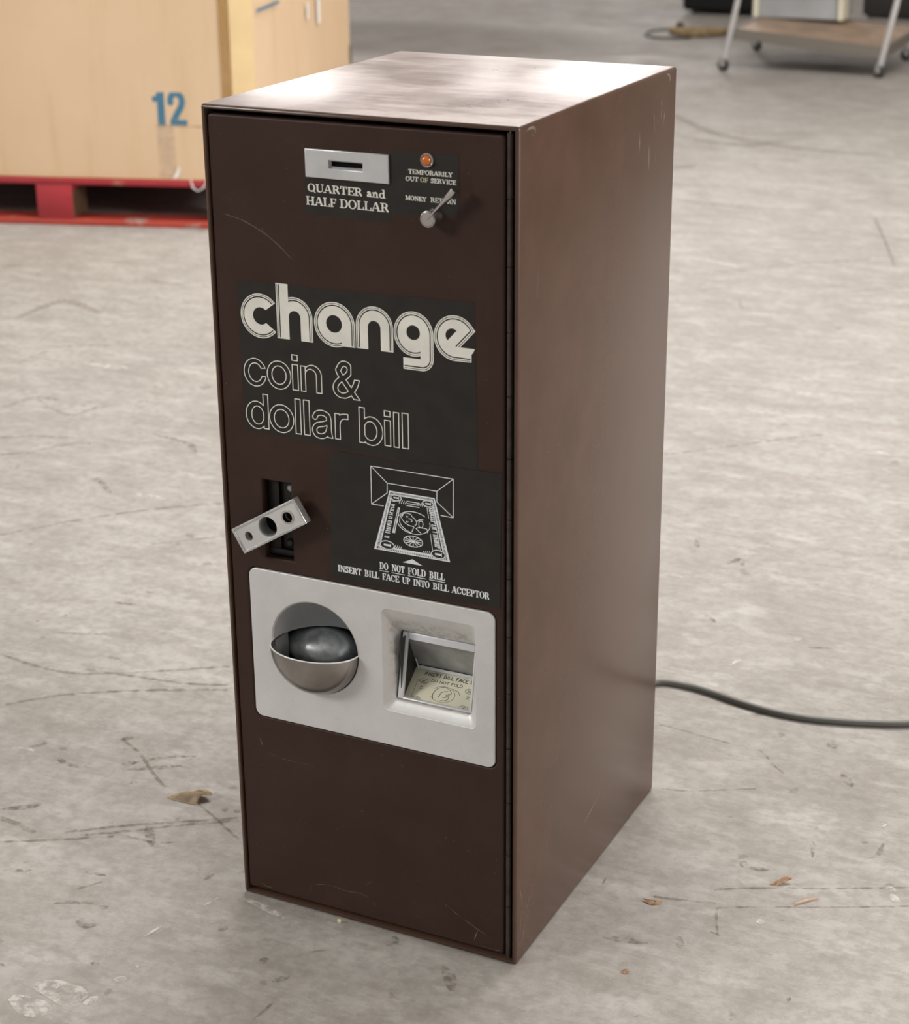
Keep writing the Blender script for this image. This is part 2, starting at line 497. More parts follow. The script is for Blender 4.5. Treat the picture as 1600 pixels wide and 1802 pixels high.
# slab-serif capitals: unit height, strokes (T thick / t thin / s serif), bowls ring
def serif_font():
    S = lambda x, y, w=.17: ('s', [(x - w, y), (x + w, y)])
    F = {}
    F['A'] = (.86, [('t', [(.10, 0), (.40, 1)]), ('T', [(.72, 0), (.44, 1)]), ('t', [(.2, .33), (.64, .33)]), S(.11, 0, .14), S(.72, 0, .17)])
    F['B'] = (.74, [('T', [(.2, 0), (.2, 1)]), ('D', .2, .5, 1., .62), ('D', .2, 0, .54, .68), S(.14, 0, .14), S(.14, 1, .14)])
    F['C'] = (.76, [('C', .40, .5, .36, .5, 42, 318), ('T2', [(.68, .64), (.68, .97)])])
    F['D'] = (.80, [('T', [(.2, 0), (.2, 1)]), ('D', .2, 0, 1., .76), S(.14, 0, .14), S(.14, 1, .14)])
    F['E'] = (.72, [('T', [(.2, 0), (.2, 1)]), ('t', [(.06, .955), (.66, .955)]), ('t', [(.06, .045), (.68, .045)]), ('t', [(.2, .5), (.5, .5)]),
                    ('T2', [(.63, .72), (.63, 1)]), ('T2', [(.65, 0), (.65, .3)]), ('T2', [(.5, .38), (.5, .62)])])
    F['F'] = (.68, [('T', [(.2, 0), (.2, 1)]), ('t', [(.06, .955), (.62, .955)]), ('t', [(.2, .5), (.48, .5)]), S(.2, 0, .17),
                    ('T2', [(.6, .7), (.6, 1)]), ('T2', [(.48, .38), (.48, .62)])])
    F['H'] = (.90, [('T', [(.2, 0), (.2, 1)]), ('T', [(.7, 0), (.7, 1)]), ('t', [(.2, .5), (.7, .5)]), S(.2, 0), S(.2, 1), S(.7, 0), S(.7, 1)])
    F['I'] = (.42, [('T', [(.21, 0), (.21, 1)]), S(.21, 0), S(.21, 1)])
    F['L'] = (.70, [('T', [(.2, 0), (.2, 1)]), ('t', [(.06, .045), (.66, .045)]), S(.2, 1), ('T2', [(.63, 0), (.63, .32)])])
    F['M'] = (1.02, [('t', [(.17, 0), (.17, 1)]), ('T', [(.22, 1), (.5, .1)]), ('t', [(.5, .1), (.80, 1)]), ('T', [(.82, 0), (.82, 1)]), S(.15, 0, .13), S(.82, 0), S(.14, 1, .11), S(.88, 1, .12)])
    F['N'] = (.90, [('t', [(.18, 0), (.18, 1)]), ('T', [(.2, 1), (.72, .06)]), ('t', [(.73, 0), (.73, 1)]), S(.18, 0, .15), S(.13, 1, .13), S(.73, 1, .16)])
    F['O'] = (.82, [('O', .41, .5, .38, .52)])
    F['Q'] = (.84, [('O', .41, .5, .38, .52), ('T2', arc(.5, -.02, .2, .14, 150, 20, 6) + [(.8, -.12)])])
    F['P'] = (.72, [('T', [(.2, 0), (.2, 1)]), ('D', .2, .44, 1., .68), S(.2, 0, .17), S(.14, 1, .14)])
    F['R'] = (.80, [('T', [(.2, 0), (.2, 1)]), ('D', .2, .46, 1., .66), S(.2, 0, .17), S(.14, 1, .14), ('T', [(.45, .5), (.60, .22), (.64, .06), (.74, .05)])])
    F['S'] = (.64, [('S', .32, .5, .22, .5), ('T2', [(.55, .68), (.55, .99)]), ('T2', [(.1, .01), (.1, .34)])])
    F['T'] = (.76, [('T', [(.38, 0), (.38, 1)]), ('t', [(.04, .955), (.72, .955)]), S(.38, 0, .18), ('T2', [(.09, .7), (.09, 1)]), ('T2', [(.67, .7), (.67, 1)])])
    F['U'] = (.84, [('T', [(.2, 1), (.2, .35)] + arc(.45, .33, .25, .28, 180, 270, 8)), ('t', arc(.45, .33, .24, .28, 270, 360, 8) + [(.69, 1)]), S(.2, 1), S(.69, 1, .14)])
    F['V'] = (.84, [('T', [(.15, 1), (.43, .03)]), ('t', [(.43, .03), (.70, 1)]), S(.15, 1, .15), S(.70, 1, .13)])
    F['Y'] = (.84, [('T', [(.15, 1), (.42, .48)]), ('t', [(.42, .48), (.70, 1)]), ('T', [(.42, 0), (.42, .5)]), S(.42, 0), S(.15, 1, .15), S(.7, 1, .13)])
    F['a'] = (.66, [('T', [(.14, .5), (.22, .61), (.36, .62), (.44, .52), (.45, .12), (.52, .04), (.62, .06)]), ('T', [(.44, .38), (.26, .34), (.15, .22), (.18, .08), (.32, .05), (.44, .16)])])
    F['n'] = (.74, [('T', [(.18, 0), (.18, .66)]), ('T', [(.2, .48), (.3, .6), (.42, .62), (.52, .5), (.53, 0)]), S(.18, 0, .15), S(.53, 0, .15), S(.12, .64, .1)])
    F['d'] = (.74, [('T', [(.52, 0), (.52, 1.08)]), ('O', .32, .32, .28, .35), S(.58, 0, .12), S(.45, 1.08, .12)])
    return F
FONT = serif_font()

def word(text, x0, x1, zb, zt, T, t, h=None):
    """outlines of a word fitted between x0..x1 (mm), baseline zb, cap height zt"""
    hh = zt - zb
    g = Grid(x0 - 1, x1 + 1, zb - .22 * hh, zt + .2 * hh, h or hh / 26)
    tot = sum(FONT[c][0] for c in text) - .04 * (len(text) - 1)
    k = (x1 - x0) / tot; x = x0; F = g.F
    for c in text:
        w, st = FONT[c]
        P = lambda pts: [(x + px * k, zb + pz * hh) for px, pz in pts]
        for s in st:
            q = s[0]
            if q == 'T': f = I(g.path(P(s[1]), T), g.box(-1e3, 1e3, zb - .0 * hh if c != 'Q' else zb - 9, zt + (.1 * hh if c in 'dh' else 0)))
            elif q == 'T2': f = g.path(P(s[1]), T * .52)
            elif q in 'ts':
                pts = s[1]
                if q == 's': pts = [(px, t / 2 / hh if pz < .01 else (1 - t / 2 / hh if .99 < pz < 1.01 else pz - t / 2 / hh)) for px, pz in pts]
                f = I(g.path(P(pts), t), g.box(-1e3, 1e3, zb, zt + (.12 * hh if c == 'd' else 0)))
            elif q == 'O':
                cx, cz, rx, rz = x + s[1] * k, zb + s[2] * hh, s[3] * k, s[4] * hh
                f = I(g.ell(cx, cz, rx, rz), -g.ell(cx, cz, max(rx - T, .1), max(rz - t, .1)))
            elif q == 'D':
                bx, b0, b1, b2 = x + s[1] * k, zb + s[2] * hh, zb + s[3] * hh, x + s[4] * k
                cz = (b0 + b1) / 2; rz = (b1 - b0) / 2; rx = (b2 - bx) * .62; cx = b2 - rx
                f = I(U(g.ell(cx, cz, rx, rz), g.box(bx, cx, b0, b1)), -U(g.ell(cx, cz, max(rx - T, .1), max(rz - t, .1)), g.box(bx, cx, b0 + t, b1 - t)), -g.half(bx, 0, 1, 0))
            elif q == 'C':
                cx, cz, rx, rz = x + s[1] * k, zb + s[2] * hh, s[3] * k, s[4] * hh
                f = I(g.ell(cx, cz, rx, rz + .02 * hh), -g.ell(cx, cz, max(rx - T, .1), rz - t), -g.box(cx + .5 * rx, cx + 9 * rx, cz - rz * .45, cz + rz * .28))
            elif q == 'S':
                cx, cz = x + s[1] * k, zb
                pts = [(cx + .22 * k, cz + .78 * hh), (cx + .1 * k, cz + .92 * hh), (cx - .08 * k, cz + .92 * hh), (cx - .19 * k, cz + .76 * hh), (cx - .1 * k, cz + .6 * hh),
                       (cx + .1 * k, cz + .46 * hh), (cx + .2 * k, cz + .28 * hh), (cx + .1 * k, cz + .09 * hh), (cx - .08 * k, cz + .08 * hh), (cx - .22 * k, cz + .24 * hh)]
                pts = [(p.x, p.y) for p in smooth_path([(a, b, 0) for a, b in pts], 4)]
                f = g.path(pts, T * .8)
            F = U(F, f)
        x += (w - .04) * k
    return contours(g, F)

# ================================================================== ROOM
room = dict(x0=-12., x1=8., y0=-8., y1=14., h=5.5)
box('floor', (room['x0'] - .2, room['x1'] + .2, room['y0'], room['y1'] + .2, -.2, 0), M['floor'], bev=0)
fl = bpy.data.objects['floor']; tag(fl, kind='structure', label='worn grey concrete warehouse floor', cat='floor')
BACKW = [(-9.6, -8.35), (-6.25, -5.95), (-5.25, -4.05)]
def wall_with_openings(name, axis, pos, th, a0, a1, h, holes):
    """a wall as bricks of plain box between its openings, one mesh"""
    bm = bmesh.new(); cuts = sorted(holes); cur = a0
    def put(p, q, z0, z1):
        if axis == 'y': box_bm(bm, p, q, pos, pos + th, z0, z1)
        else: box_bm(bm, pos, pos + th, p, q, z0, z1)
    for (p, q, z0, z1) in cuts:
        put(cur, p, 0, h)
        if z0 > 0: put(p, q, 0, z0)
        if z1 < h: put(p, q, z1, h)
        cur = q
    put(cur, a1, 0, h)
    o = from_bm(name, bm, M['wall']); return tag(o, kind='structure')
WZ0, WZ1 = 2.3, 4.2
wall_with_openings('wall_back', 'y', room['y1'], .2, room['x0'], room['x1'], room['h'], [(a, b, WZ0, WZ1) for a, b in BACKW])
wall_with_openings('wall_left', 'x', room['x0'] - .2, .2, room['y0'], room['y1'] + .2, room['h'], [(-5.5, 1.0, 1.6, 4.4)])
wall_with_openings('wall_right', 'x', room['x1'], .2, room['y0'], room['y1'] + .2, room['h'], [(-2.2, 3.2, .05, 4.0)])
c = box('ceiling', (room['x0'] - .2, room['x1'] + .2, room['y0'], room['y1'] + .2, room['h'], room['h'] + .2), M['ceil'], bev=0); tag(c, kind='structure')
n = 0
def window(dims, mm, frame_axis):
    global n
    n += 1
    x0, x1, y0, y1, z0, z1 = dims
    w = box('window_%d' % n, dims, mm, bev=0); tag(w, kind='structure')
    bm = bmesh.new()
    if frame_axis == 'y':
        for a, b, c_, d in ((x0 - .04, x0 + .03, z0, z1), (x1 - .03, x1 + .04, z0, z1), (x0, x1, z0 - .04, z0 + .03), (x0, x1, z1 - .03, z1 + .04)):
            box_bm(bm, a, b, y0 - .05, y0 - .005, c_, d)
    else:
        xx = (x0 - .05, x0 - .005) if x0 > 0 else (x1 + .005, x1 + .05)
        for a, b, c_, d in ((y0 - .04, y0 + .05, z0, z1), (y1 - .05, y1 + .04, z0, z1), (y0, y1, z0 - .04, z0 + .05), (y0, y1, z1 - .05, z1 + .04)):
            box_bm(bm, xx[0], xx[1], a, b, c_, d)
    from_bm('window_frame', bm, M['ceil'], w)
for a, b in BACKW: window((a, b, room['y1'] + .06, room['y1'] + .10, WZ0, WZ1), M['glassw'], 'y')
M['glassl'] = emis('daylit_left_window', (1, .97, .95), 1.5)
M['glassr'] = emis('daylit_bay_opening', (1, .97, .93), 2.5)
window((room['x0'] - .12, room['x0'] - .08, -5.5, 1.0, 1.6, 4.4), M['glassl'], 'x')
window((room['x1'] + .08, room['x1'] + .12, -2.2, 3.2, .05, 4.0), M['glassr'], 'x')
# strip lights under the ceiling, all out of the frame
for i, (lx, ly) in enumerate([(-4.2, 1.6), (-.6, 1.6), (3.0, 1.6), (-4.2, 5.6), (-.6, 5.6), (3.0, 5.6), (-4.2, 9.6), (-.6, 9.6)]):
    t = empty('ceiling_light', (lx, ly, 5.36))
    tag(t, 'long white ceiling light panel in row %d from the front' % (int((ly - 1.6) / 4) + 1), 'light', 'ceiling lights over the bay')
    box('housing', (-1.3, 1.3, -.35, .35, .04, .14), M['ceil'], t, bev=.01)
    box('diffuser', (-1.25, 1.25, -.31, .31, .015, .04), M['lamp'] if ly < 3 else M['lampdim'], t, bev=0)

# ================================================================== THE CHANGER
mc = empty('change_machine', (0, 0, 0))
tag(mc, 'tall brown metal coin and dollar bill change machine standing on the concrete floor', 'change machine')

# cabinet: a folded shell with rounded edges, open at the front, dark inside
def cabinet():
    bm = bmesh.new()
    box_bm(bm, 0, W, 0, D, 0, H, bev=.0035, seg=3)
    # sink the front face so a rounded lip is left around it
    f = min(bm.faces, key=lambda f: f.calc_center_median().y)
    r = bmesh.ops.inset_region(bm, faces=[f], thickness=.0012, depth=0)
    r = bmesh.ops.inset_region(bm, faces=[f], thickness=.0006, depth=-.0012)
    ext = bmesh.ops.extrude_face_region(bm, geom=[f])
    vs = [v for v in ext['geom'] if isinstance(v, bmesh.types.BMVert)]
    for v in vs: v.co.y += .150
    if f.is_valid: bm.faces.remove(f)
    return from_bm('cabinet', bm, M['brown'], mc, angle=40)
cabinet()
slab('gap_shade_ring', [[(.0030, .0030), (W - .0030, .0030), (W - .0030, H - .0030), (.0030, H - .0030)], [(.0180, .0200), (.3250, .0200), (.3250, .8800), (.0180, .8800)]], .0165, .0020, M['dark'], mc)  # dark ring behind the door edges, coloured black as the shade in the gap

# door: pressed sheet with rolled edges, cut out for the plates
door_out = rrect(.0062, .3280, .0088, .8905, .004)
holes = [rrect(.0270, .3190, .2335, .4122, .0095), [(.0492, .4262), (.0838, .4270), (.0838, .5142), (.0492, .5140)], rrect(.140, .184, .8435, .857, .001)]
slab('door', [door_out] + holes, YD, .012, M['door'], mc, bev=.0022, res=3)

# piano hinge: one long barrel in knuckles
hb = bmesh.new(); kz = .0065; kn = 0
while kz < .893:
    z1 = min(kz + .0635, .893)
    tube_bm(hb, [(.3325, YD + .0030, kz + .0005), (.3325, YD + .0030, z1 - .0005)], .0030, 12)
    kz = z1
box_bm(hb, .3285, .3300, YD + .004, YD + .012, .0065, .893)
from_bm('hinge', hb, M['hinge'], mc, angle=40)
pin = tube('hinge_pin', [(.3325, YD + .0030, .005), (.3325, YD + .0030, .8945)], .0013, M['brass'], mc, 8)

# ---- coin entry plate
cp = slab('coin_plate', [[(.1172, .8368), (.2080, .8368), (.2080, .8645), (.1172, .8645)], [(.1430, .8468), (.1805, .8468), (.1805, .8548), (.1430, .8548)]],
          YD - .0028, .0034, M['plate'], mc, bev=.0009, res=2)
slab('coin_slot', [[(.1400, .8440), (.1835, .8440), (.1835, .8575), (.1400, .8575)], [(.1448, .8486), (.1795, .8486), (.1795, .8536), (.1448, .8536)]],
     YD + .0002, .002, M['steel'], cp)
box('slot_throat', (.1400, .1835, YD + .0030, YD + .004, .8440, .8575), M['dark'], cp, bev=0)

# ---- film behind the top lettering
top_film = slab('top_sign', [[(.1150, .8000), (.2090, .8000), (.2090, .8075), (.2812, .8130), (.2812, .8690), (.2092, .8680), (.2092, .8355), (.1150, .8345)]],
                YD - .0002, .0002, M['sign'], mc)
L = []
L += word('QUARTER', 117.6, 178.6, 822.4, 830.3, 1.9, .75)
L += word('and', 182.4, 203.8, 822.4, 830.0, 1.55, .7)
L += word('HALF', 115.4, 149.8, 809.3, 817.7, 1.9, .75)
L += word('DOLLAR', 153.0, 207.2, 809.3, 817.9, 1.9, .75)
L += word('TEMPORARILY', 228.2, 275.0, 848.2, 852.5, .95, .45)
L += word('OUT', 225.0, 239.2, 841.3, 845.6, .95, .45)
L += word('SERVICE', 251.6, 278.4, 841.3, 845.6, .95, .45)
L += word('MONEY', 224.6, 247.2, 823.0, 827.3, .95, .45)
L += word('RETURN', 251.4, 278.3, 823.0, 827.5, .95, .45)
ink('lettering', L, YD - .00036, M['cream'], top_film)
ink('faded_lettering', word('OF', 240.6, 249.4, 841.3, 845.6, .95, .45), YD - .00036, mat('yellowed_ink', (.62, .58, .36), .6), top_film)

# ---- amber lamp
lp = lathe('indicator_lamp', [(0, .0052), (.0015, .0051), (.0032, .0044), (.0045, .0030), (.0050, .0012), (.0050, 0)], M['amber'], mc, 32, (.2484, YD - .0006, .8623))
lathe('lamp_bezel', [(.0050, .0002), (.0051, .0022), (.0058, .0026), (.0066, .0018), (.0068, 0)], M['bezel'], lp, 36, (.2484, YD - .0001, .8623))

# ---- money return lever: a chrome drum with a wedge-shaped arm
lv = empty('return_lever', (0, 0, 0)); lv.parent = mc
KX, KZ = .2557, .8100
lathe('drum', [(0, .0158), (.0066, .0158), (.0068, .0152), (.0071, .0158), (.0078, .0154), (.0080, .0145), (.0080, .0018), (.0084, .0012), (.0084, -.0002)], M['chrome'], lv, 40, (KX, YD, KZ))
def arm():
    bm = bmesh.new(); ang = math.atan2(.030, .0285)
    ux, uz = math.cos(ang), math.sin(ang); nx, nz = -uz, ux
    P = lambda s, t, y: (KX + ux * s + nx * t, y, KZ + uz * s + nz * t)
    yf = YD - .0168
    secs = [(-.0005, .0004, .0006, .0012), (.010, .0011, .0016, .0050), (.0385, .0026, .0030, .0082), (.0415, .0026, .0030, .0082)]
    rings = []
    for s, tf, tb, dp in secs:
        dy = .0022 * s / .04
        rings.append([bm.verts.new(P(s, tf * .55, yf - dy - .0005)), bm.verts.new(P(s, tf, yf - dy + .0004)), bm.verts.new(P(s, tb, yf - dy + dp)),
                      bm.verts.new(P(s, -tb, yf - dy + dp)), bm.verts.new(P(s, -tf, yf - dy + .0004)), bm.verts.new(P(s, -tf * .55, yf - dy - .0005))])
    for a, b in zip(rings, rings[1:]):
        for k in range(6): bm.faces.new([a[k], a[(k + 1) % 6], b[(k + 1) % 6], b[k]])
    bm.faces.new(rings[0]); bm.faces.new(rings[-1][::-1])
    return from_bm('lever_arm', bm, M['chrome'], lv, angle=25)
arm()

# ---- change sign
sA = slab('change_sign', [[(.0317, .7250), (.2966, .7302), (.2998, .5560), (.0317, .5668)]], YD - .0002, .0002, M['sign'], mc)
def change_word():
    g = Grid(32, 299, 654, 729, .30); out = []
    def grooves(F, Gs, region=None):
        for a, b in ((1.1, 1.75), (2.9, 4.15)):
            band = I(Gs + a, -(Gs + b))           # inside Gs between depth a and b
            if region is not None: band = I(band, region)
            F = I(F, -band)
        return F
    # c
    cx, cz, R = 57.3, 691, 23.2
    c_ = g.ell(cx, cz, R)
    wedge = I(-g.half(cx, cz + 1, math.sin(R_(33)), -math.cos(R_(33))) * -1, g.half(cx, cz - 1, -math.sin(R_(-33)) * -1, -math.cos(R_(33))) * 1)
    up = g.half(cx - 2, cz + .5, -math.sin(R_(36)), math.cos(R_(36))); dn = g.half(cx - 2, cz - .5, -math.sin(R_(36)), -math.cos(R_(36)))
    wedge = I(up, dn)
    F = I(c_, -g.ell(cx + .3, cz, 9.0), -wedge)
    inn = I(up - .9 * -1, dn - .9 * -1)
    F = grooves(F, c_, -(wedge - 1.0)); out += contours(g, F)
    # h
    n_top = lambda x0, x1, top: (lambda r, cx: np.where(g.Z < top - r, np.abs(g.X - cx) - r, g.ell(cx, top - r, r)))((x1 - x0) / 2, (x0 + x1) / 2)
    A = n_top(76.6, 117.9, 714.6)
    stem = g.box(76.6, 90.6, 670.2, 727.2)
    slot = n_top(90.7, 104.2, 700.5)
    F = U(I(A, g.box(80, 119, 670.2, 716)), stem); F = I(F, -slot)
    Gs = np.where(g.X < 86, 76.6 - g.X, A)
    F = grooves(F, Gs, I(g.box(0, 400, 671.2, 726.2), -g.box(86, 90.6, 0, 999)))
    out += contours(g, F)
    # a
    cx, cz, R = 142.9, 691.6, 23.1
    c_ = g.ell(cx, cz, R); foot = g.box(150.8, cx + R, 670.4, cz)
    F = I(U(c_, foot), -g.ell(142.5, 692.3, 9.0))
    Gs = np.where((g.Z < cz) & (g.X > cx), g.X - (cx + R), c_)
    F = grooves(F, Gs, U(g.box(-1e3, 150.8, 0, 999), g.box(150.8, 999, 671.6, 999)))
    ring = np.where((g.Z < cz) & (g.X > cx) & (g.X <= 150.8), c_, 1e3)
    for a, b in ((1.1, 1.75), (2.9, 4.15)): F = I(F, -np.where((g.Z < cz) & (g.X > cx) & (g.X < 150.8), I(ring + a, -(ring + b)), 1e3))
    out += contours(g, F)
    # n
    A = n_top(167.2, 208.5, 715.0)
    F = I(A, g.box(160, 210, 670.8, 717), -n_top(180.5, 194.7, 700.5))
    F = grooves(F, A, g.box(0, 400, 671.8, 999)); out += contours(g, F)
    # g
    cx, cz, R = 230.9, 692.2, 21.6
    c_ = g.ell(cx, cz, R, 22.6); x1 = cx + R
    zb = 655.8; rr = 13.0
    body = np.where(g.Z > cz, c_, g.X - x1)                                  # right outside
    outer = U(g.box(219.3, x1 - rr, zb, cz), g.box(219.3, x1, zb + rr, cz), g.ell(x1 - rr, zb + rr, rr))
    hook = I(outer, -g.box(200, 238.3, 668.2, cz))
    notch = g.box(200, 238.3, 667.6, 671.2)
    F = U(I(c_, U(g.half(0, 669.5, 0, -1), -g.half(238.3, 0, 1, 0))), I(hook, U(g.half(0, 667.8, 0, 1), -g.half(238.3, 0, 1, 0) )))
    F = I(F, -g.ell(230.6, 693.6, 7.4), -I(notch, -c_ + .0))
    G1 = np.where((g.Z > cz) | (g.X < cx), c_, 1e3)
    G2 = np.where(g.Z <= cz, I(g.X - x1, zb - g.Z, np.where((g.X > x1 - rr) & (g.Z < zb + rr), g.ell(x1 - rr, zb + rr, rr), -1e3)), 1e3)
    reg2 = U(-g.half(238.3, 0, 1, 0), g.half(0, 668.0, 0, 1))
    for a, b in ((1.1, 1.75), (2.9, 4.15)):
        F = I(F, -np.where((g.Z > cz) | (g.X < 238.3), I(c_ + a, -(c_ + b), g.half(0, 669.6, 0, -1)), 1e3))
        F = I(F, -I(G2 + a, -(G2 + b), reg2, g.half(220.6, 0, -1, 0)))
    out += contours(g, F)
    # e
    cx, cz, R = 275.8, 693.2, 22.7
    c_ = g.ell(cx, cz, R)
    tip = (297.6, 702.6); el = (281.2, 684.8)
    body = U(c_, g.poly([(275.8, 670.5), (293.3, 670.9), (293.3, 684.8), (275, 684.8)]), g.poly([(288, 712.4), tip, (290.0, 693.5), (284, 700)]))
    cut = g.poly([(tip[0] + .2, tip[1] + .2), (el[0], el[1]), (310, el[1]), (310, tip[1] + .2)])
    nd = (tip[1] - el[1], -(tip[0] - el[0]))
    diag = g.half(*el, *nd)                                                # >0 right-below the diagonal
    F = I(body, -cut)
    hole = I(g.ell(272.9, 695.4, 7.2), g.half(267.2, 689.6, *nd))
    F = I(F, -hole)
    Gs = np.where((g.X > cx) & (g.Z < cz - 5), 670.6 - g.Z, I(c_, -1e3 * np.ones_like(c_)))
    Gu = np.where(g.Z > el[1] - .5, np.maximum(np.where(g.X > 262, diag * 1.0, -1e3), np.where(g.Z > 0, c_, -1e3)), 1e3)
    Gl = np.where(g.X > cx, 670.6 - g.Z, c_)
    left = I(g.half(cx, 0, 1, 0)); 
    for a, b in ((1.1, 1.75), (2.9, 4.15)):
        F = I(F, -np.where(g.Z > el[1] + .2, I(Gu + a, -(Gu + b)), 1e3))
        F = I(F, -np.where(g.Z <= el[1] + .2, I(Gl + a, -(Gl + b), g.half(292.2, 0, 1, 0)), 1e3))
    out += contours(g, F)
    return out
def outline_words():
    out = []; t = .95
    def fin(g, F):
        nonlocal out
        out += contours(g, I(F, -(F + t)))
    def G(x0, x1, z0=566, z1=660): return Grid(x0, x1, z0, z1, .25)
    # coin
    g = G(33, 63, 614, 648); o = g.ell(47.8, 630.6, 13.6, 15.2); i = g.ell(48.2, 630.6, 7.6, 9.4)
    w = g.poly([(49, 632), (56.0, 635.4), (70, 636.6), (70, 626.8), (55.6, 627.9), (49, 630)])
    fin(g, I(o, -i, -w))
    g = G(61, 92, 614, 648); fin(g, I(g.ell(76.2, 631, 14.4, 15.3), -g.ell(76.2, 631, 7.9, 9.2)))
    g = G(90, 100, 615, 657); fin(g, g.box(91.7, 99.1, 617.1, 644.9)); fin(g, g.box(91.7, 99.0, 648.3, 655.1))
    def n_(x0, x1, zb, zx, sw):
        g = G(x0 - 2, x1 + 2, zb - 2, zx + 4)
        st = g.box(x0, x0 + sw * .92, zb, zx - 1.2)
        cx = (x0 + sw * .5 + x1) / 2; rx = x1 - cx
        A = np.where(g.Z < zx - 10.2, np.abs(g.X - cx) - rx, g.ell(cx, zx - 10.2, rx, 11.2)); A = I(A, g.box(x0 + sw * .3, x1, zb, zx + 2))
        S_ = np.where(g.Z < zx - 11.5, np.abs(g.X - cx) - (rx - sw), g.ell(cx, zx - 11.5, rx - sw, 6.2)); S_ = I(S_, -g.half(x0 + sw * .92, 0, 1, 0) * 1)
        return g, U(st, I(A, -np.where(g.X > x0 + sw * .8, S_, 1e3)))
    g = G(100, 128, 615, 649)
    st = g.box(101.6, 107.8, 617.3, 644.6)
    ar = I(U(g.ell(115.6, 635.6, 10.9, 11.1), g.box(119.4, 126.4, 617.4, 635.6)), -U(g.ell(113.6, 634.8, 6.0, 6.6), g.box(107.8, 119.5, 600, 634.8)), -g.half(107.0, 0, 1, 0))
    fin(g, U(st, ar))
    # ampersand
    g = G(136, 174, 613, 658)
    p = [(169.8, 611.8), (147.6, 640.6), (146.8, 647.5), (151.0, 652.2), (156.6, 651.2), (158.6, 646.0), (155.0, 640.2), (146.2, 634.2), (142.0, 628.0), (143.4, 621.8), (149.6, 618.9), (157.0, 621.4), (163.6, 629.0), (166.4, 636.0), (167.4, 641.0)]
    p = [(q.x, q.y) for q in smooth_path([(a, b, 0) for a, b in p], 6)]
    F = I(g.path(p, 6.4), U(g.box(0, 400, 616.0, 637.4), g.box(0, 160.5, 630, 700), ))
    fin(g, F)
    # dollar
    g = G(33, 63, 567, 611); fin(g, U(I(g.ell(47.4, 584.6, 13.3, 15.3), -g.ell(48.6, 584.6, 6.8, 9.3)), g.box(55.2, 61.9, 570.5, 608.6)))
    g = G(61, 93, 567, 602); fin(g, I(g.ell(77.1, 584.6, 14.8, 15.4), -g.ell(77.1, 584.6, 8.2, 9.4)))
    for a, b, z0, z1 in ((93.3, 100.4, 570.5, 608.7), (103.3, 110.8, 570.7, 608.8), (206.6, 213.3, 572.4, 609.6), (216.2, 223.9, 572.6, 610.2)):
        g = G(a - 1, b + 1, z0 - 2, z1 + 2); fin(g, g.box(a, b, z0, z1))
    g = G(111, 140, 567, 603)
    p = smooth_path([(116.2, 591.0, 0), (118.8, 595.6, 0), (124.8, 597.4, 0), (131.0, 595.4, 0), (132.8, 590.5, 0), (132.9, 580, 0), (133.4, 575.5, 0), (134.9, 568.5, 0)], 5)
    q = smooth_path([(132.6, 588.2, 0), (126.0, 585.6, 0), (118.8, 583.4, 0), (115.8, 578.4, 0), (118.2, 573.4, 0), (124.2, 572.4, 0), (130.2, 575.6, 0), (132.8, 582, 0)], 5)
    fin(g, U(I(g.path([(a.x, a.y) for a in p], 6.2), g.box(0, 400, 571.4, 700)), g.path([(a.x, a.y) for a in q], 6.0)))
    g = G(138, 157, 569, 603)
    p = smooth_path([(142.8, 586, 0), (144.4, 592.4, 0), (148.8, 596.4, 0), (155.6, 597.0, 0), (160, 597, 0)], 5)
    fin(g, U(g.box(139.6, 146.2, 571.5, 599.4), I(g.path([(a.x, a.y) for a in p], 6.2), g.box(0, 155.6, 560, 700))))
    # bill
    g = G(166, 197, 567, 612); fin(g, U(I(g.ell(181.6, 585.8, 13.4, 15.5), -g.ell(180.6, 585.8, 6.9, 9.4)), g.box(167.5, 174.6, 571.8, 609.8)))
    g = G(195, 205, 570, 612); fin(g, g.box(196.3, 203.8, 572.5, 600.0)); fin(g, g.box(196.2, 203.6, 603.3, 609.9))
    return out
ink('change_lettering', change_word(), YD - .00036, M['cream'], sA)
ink('outline_lettering', outline_words(), YD - .00036, M['cream'], sA)

# ---- bill sign
sB = slab('bill_sign', [[(.1318, .5498), (.1400, .5592), (.2118, .5565), (.2152, .5600), (.3255, .5624), (.3238, .4180), (.1290, .4160)]], YD - .0005, .00025, M['sign'], mc)
YB = YD - .00066
L = []
for wd, a, b in (('DO', 187.3, 197.6), ('NOT', 201.3, 216.6), ('FOLD', 220, 240.9), ('BILL', 244.4, 262.5)):
    L += word(wd, a, b, 437.2, 445.0, 1.45, .65)
for wd, a, b in (('INSERT', 137.6, 166), ('BILL', 169.4, 186.8), ('FACE', 190, 210), ('UP', 213.3, 222.8), ('INTO', 226, 244.9), ('BILL', 248.3, 267), ('ACCEPTOR', 269.6, 312.2)):
    L += word(wd, a, b, 425.7, 433.1, 1.45, .65)
for a, b in ((187.3, 197.6), (201.3, 216.6), (220, 240.9), (244.4, 262.5)): L.append([(a, 435.1), (b, 435.1), (b, 435.8), (a, 435.8)])
L.append([(214.4, 449.3), (236.8, 449.3), (225.5, 454.6)])
ink('lettering', L, YB, M['white'], sB)
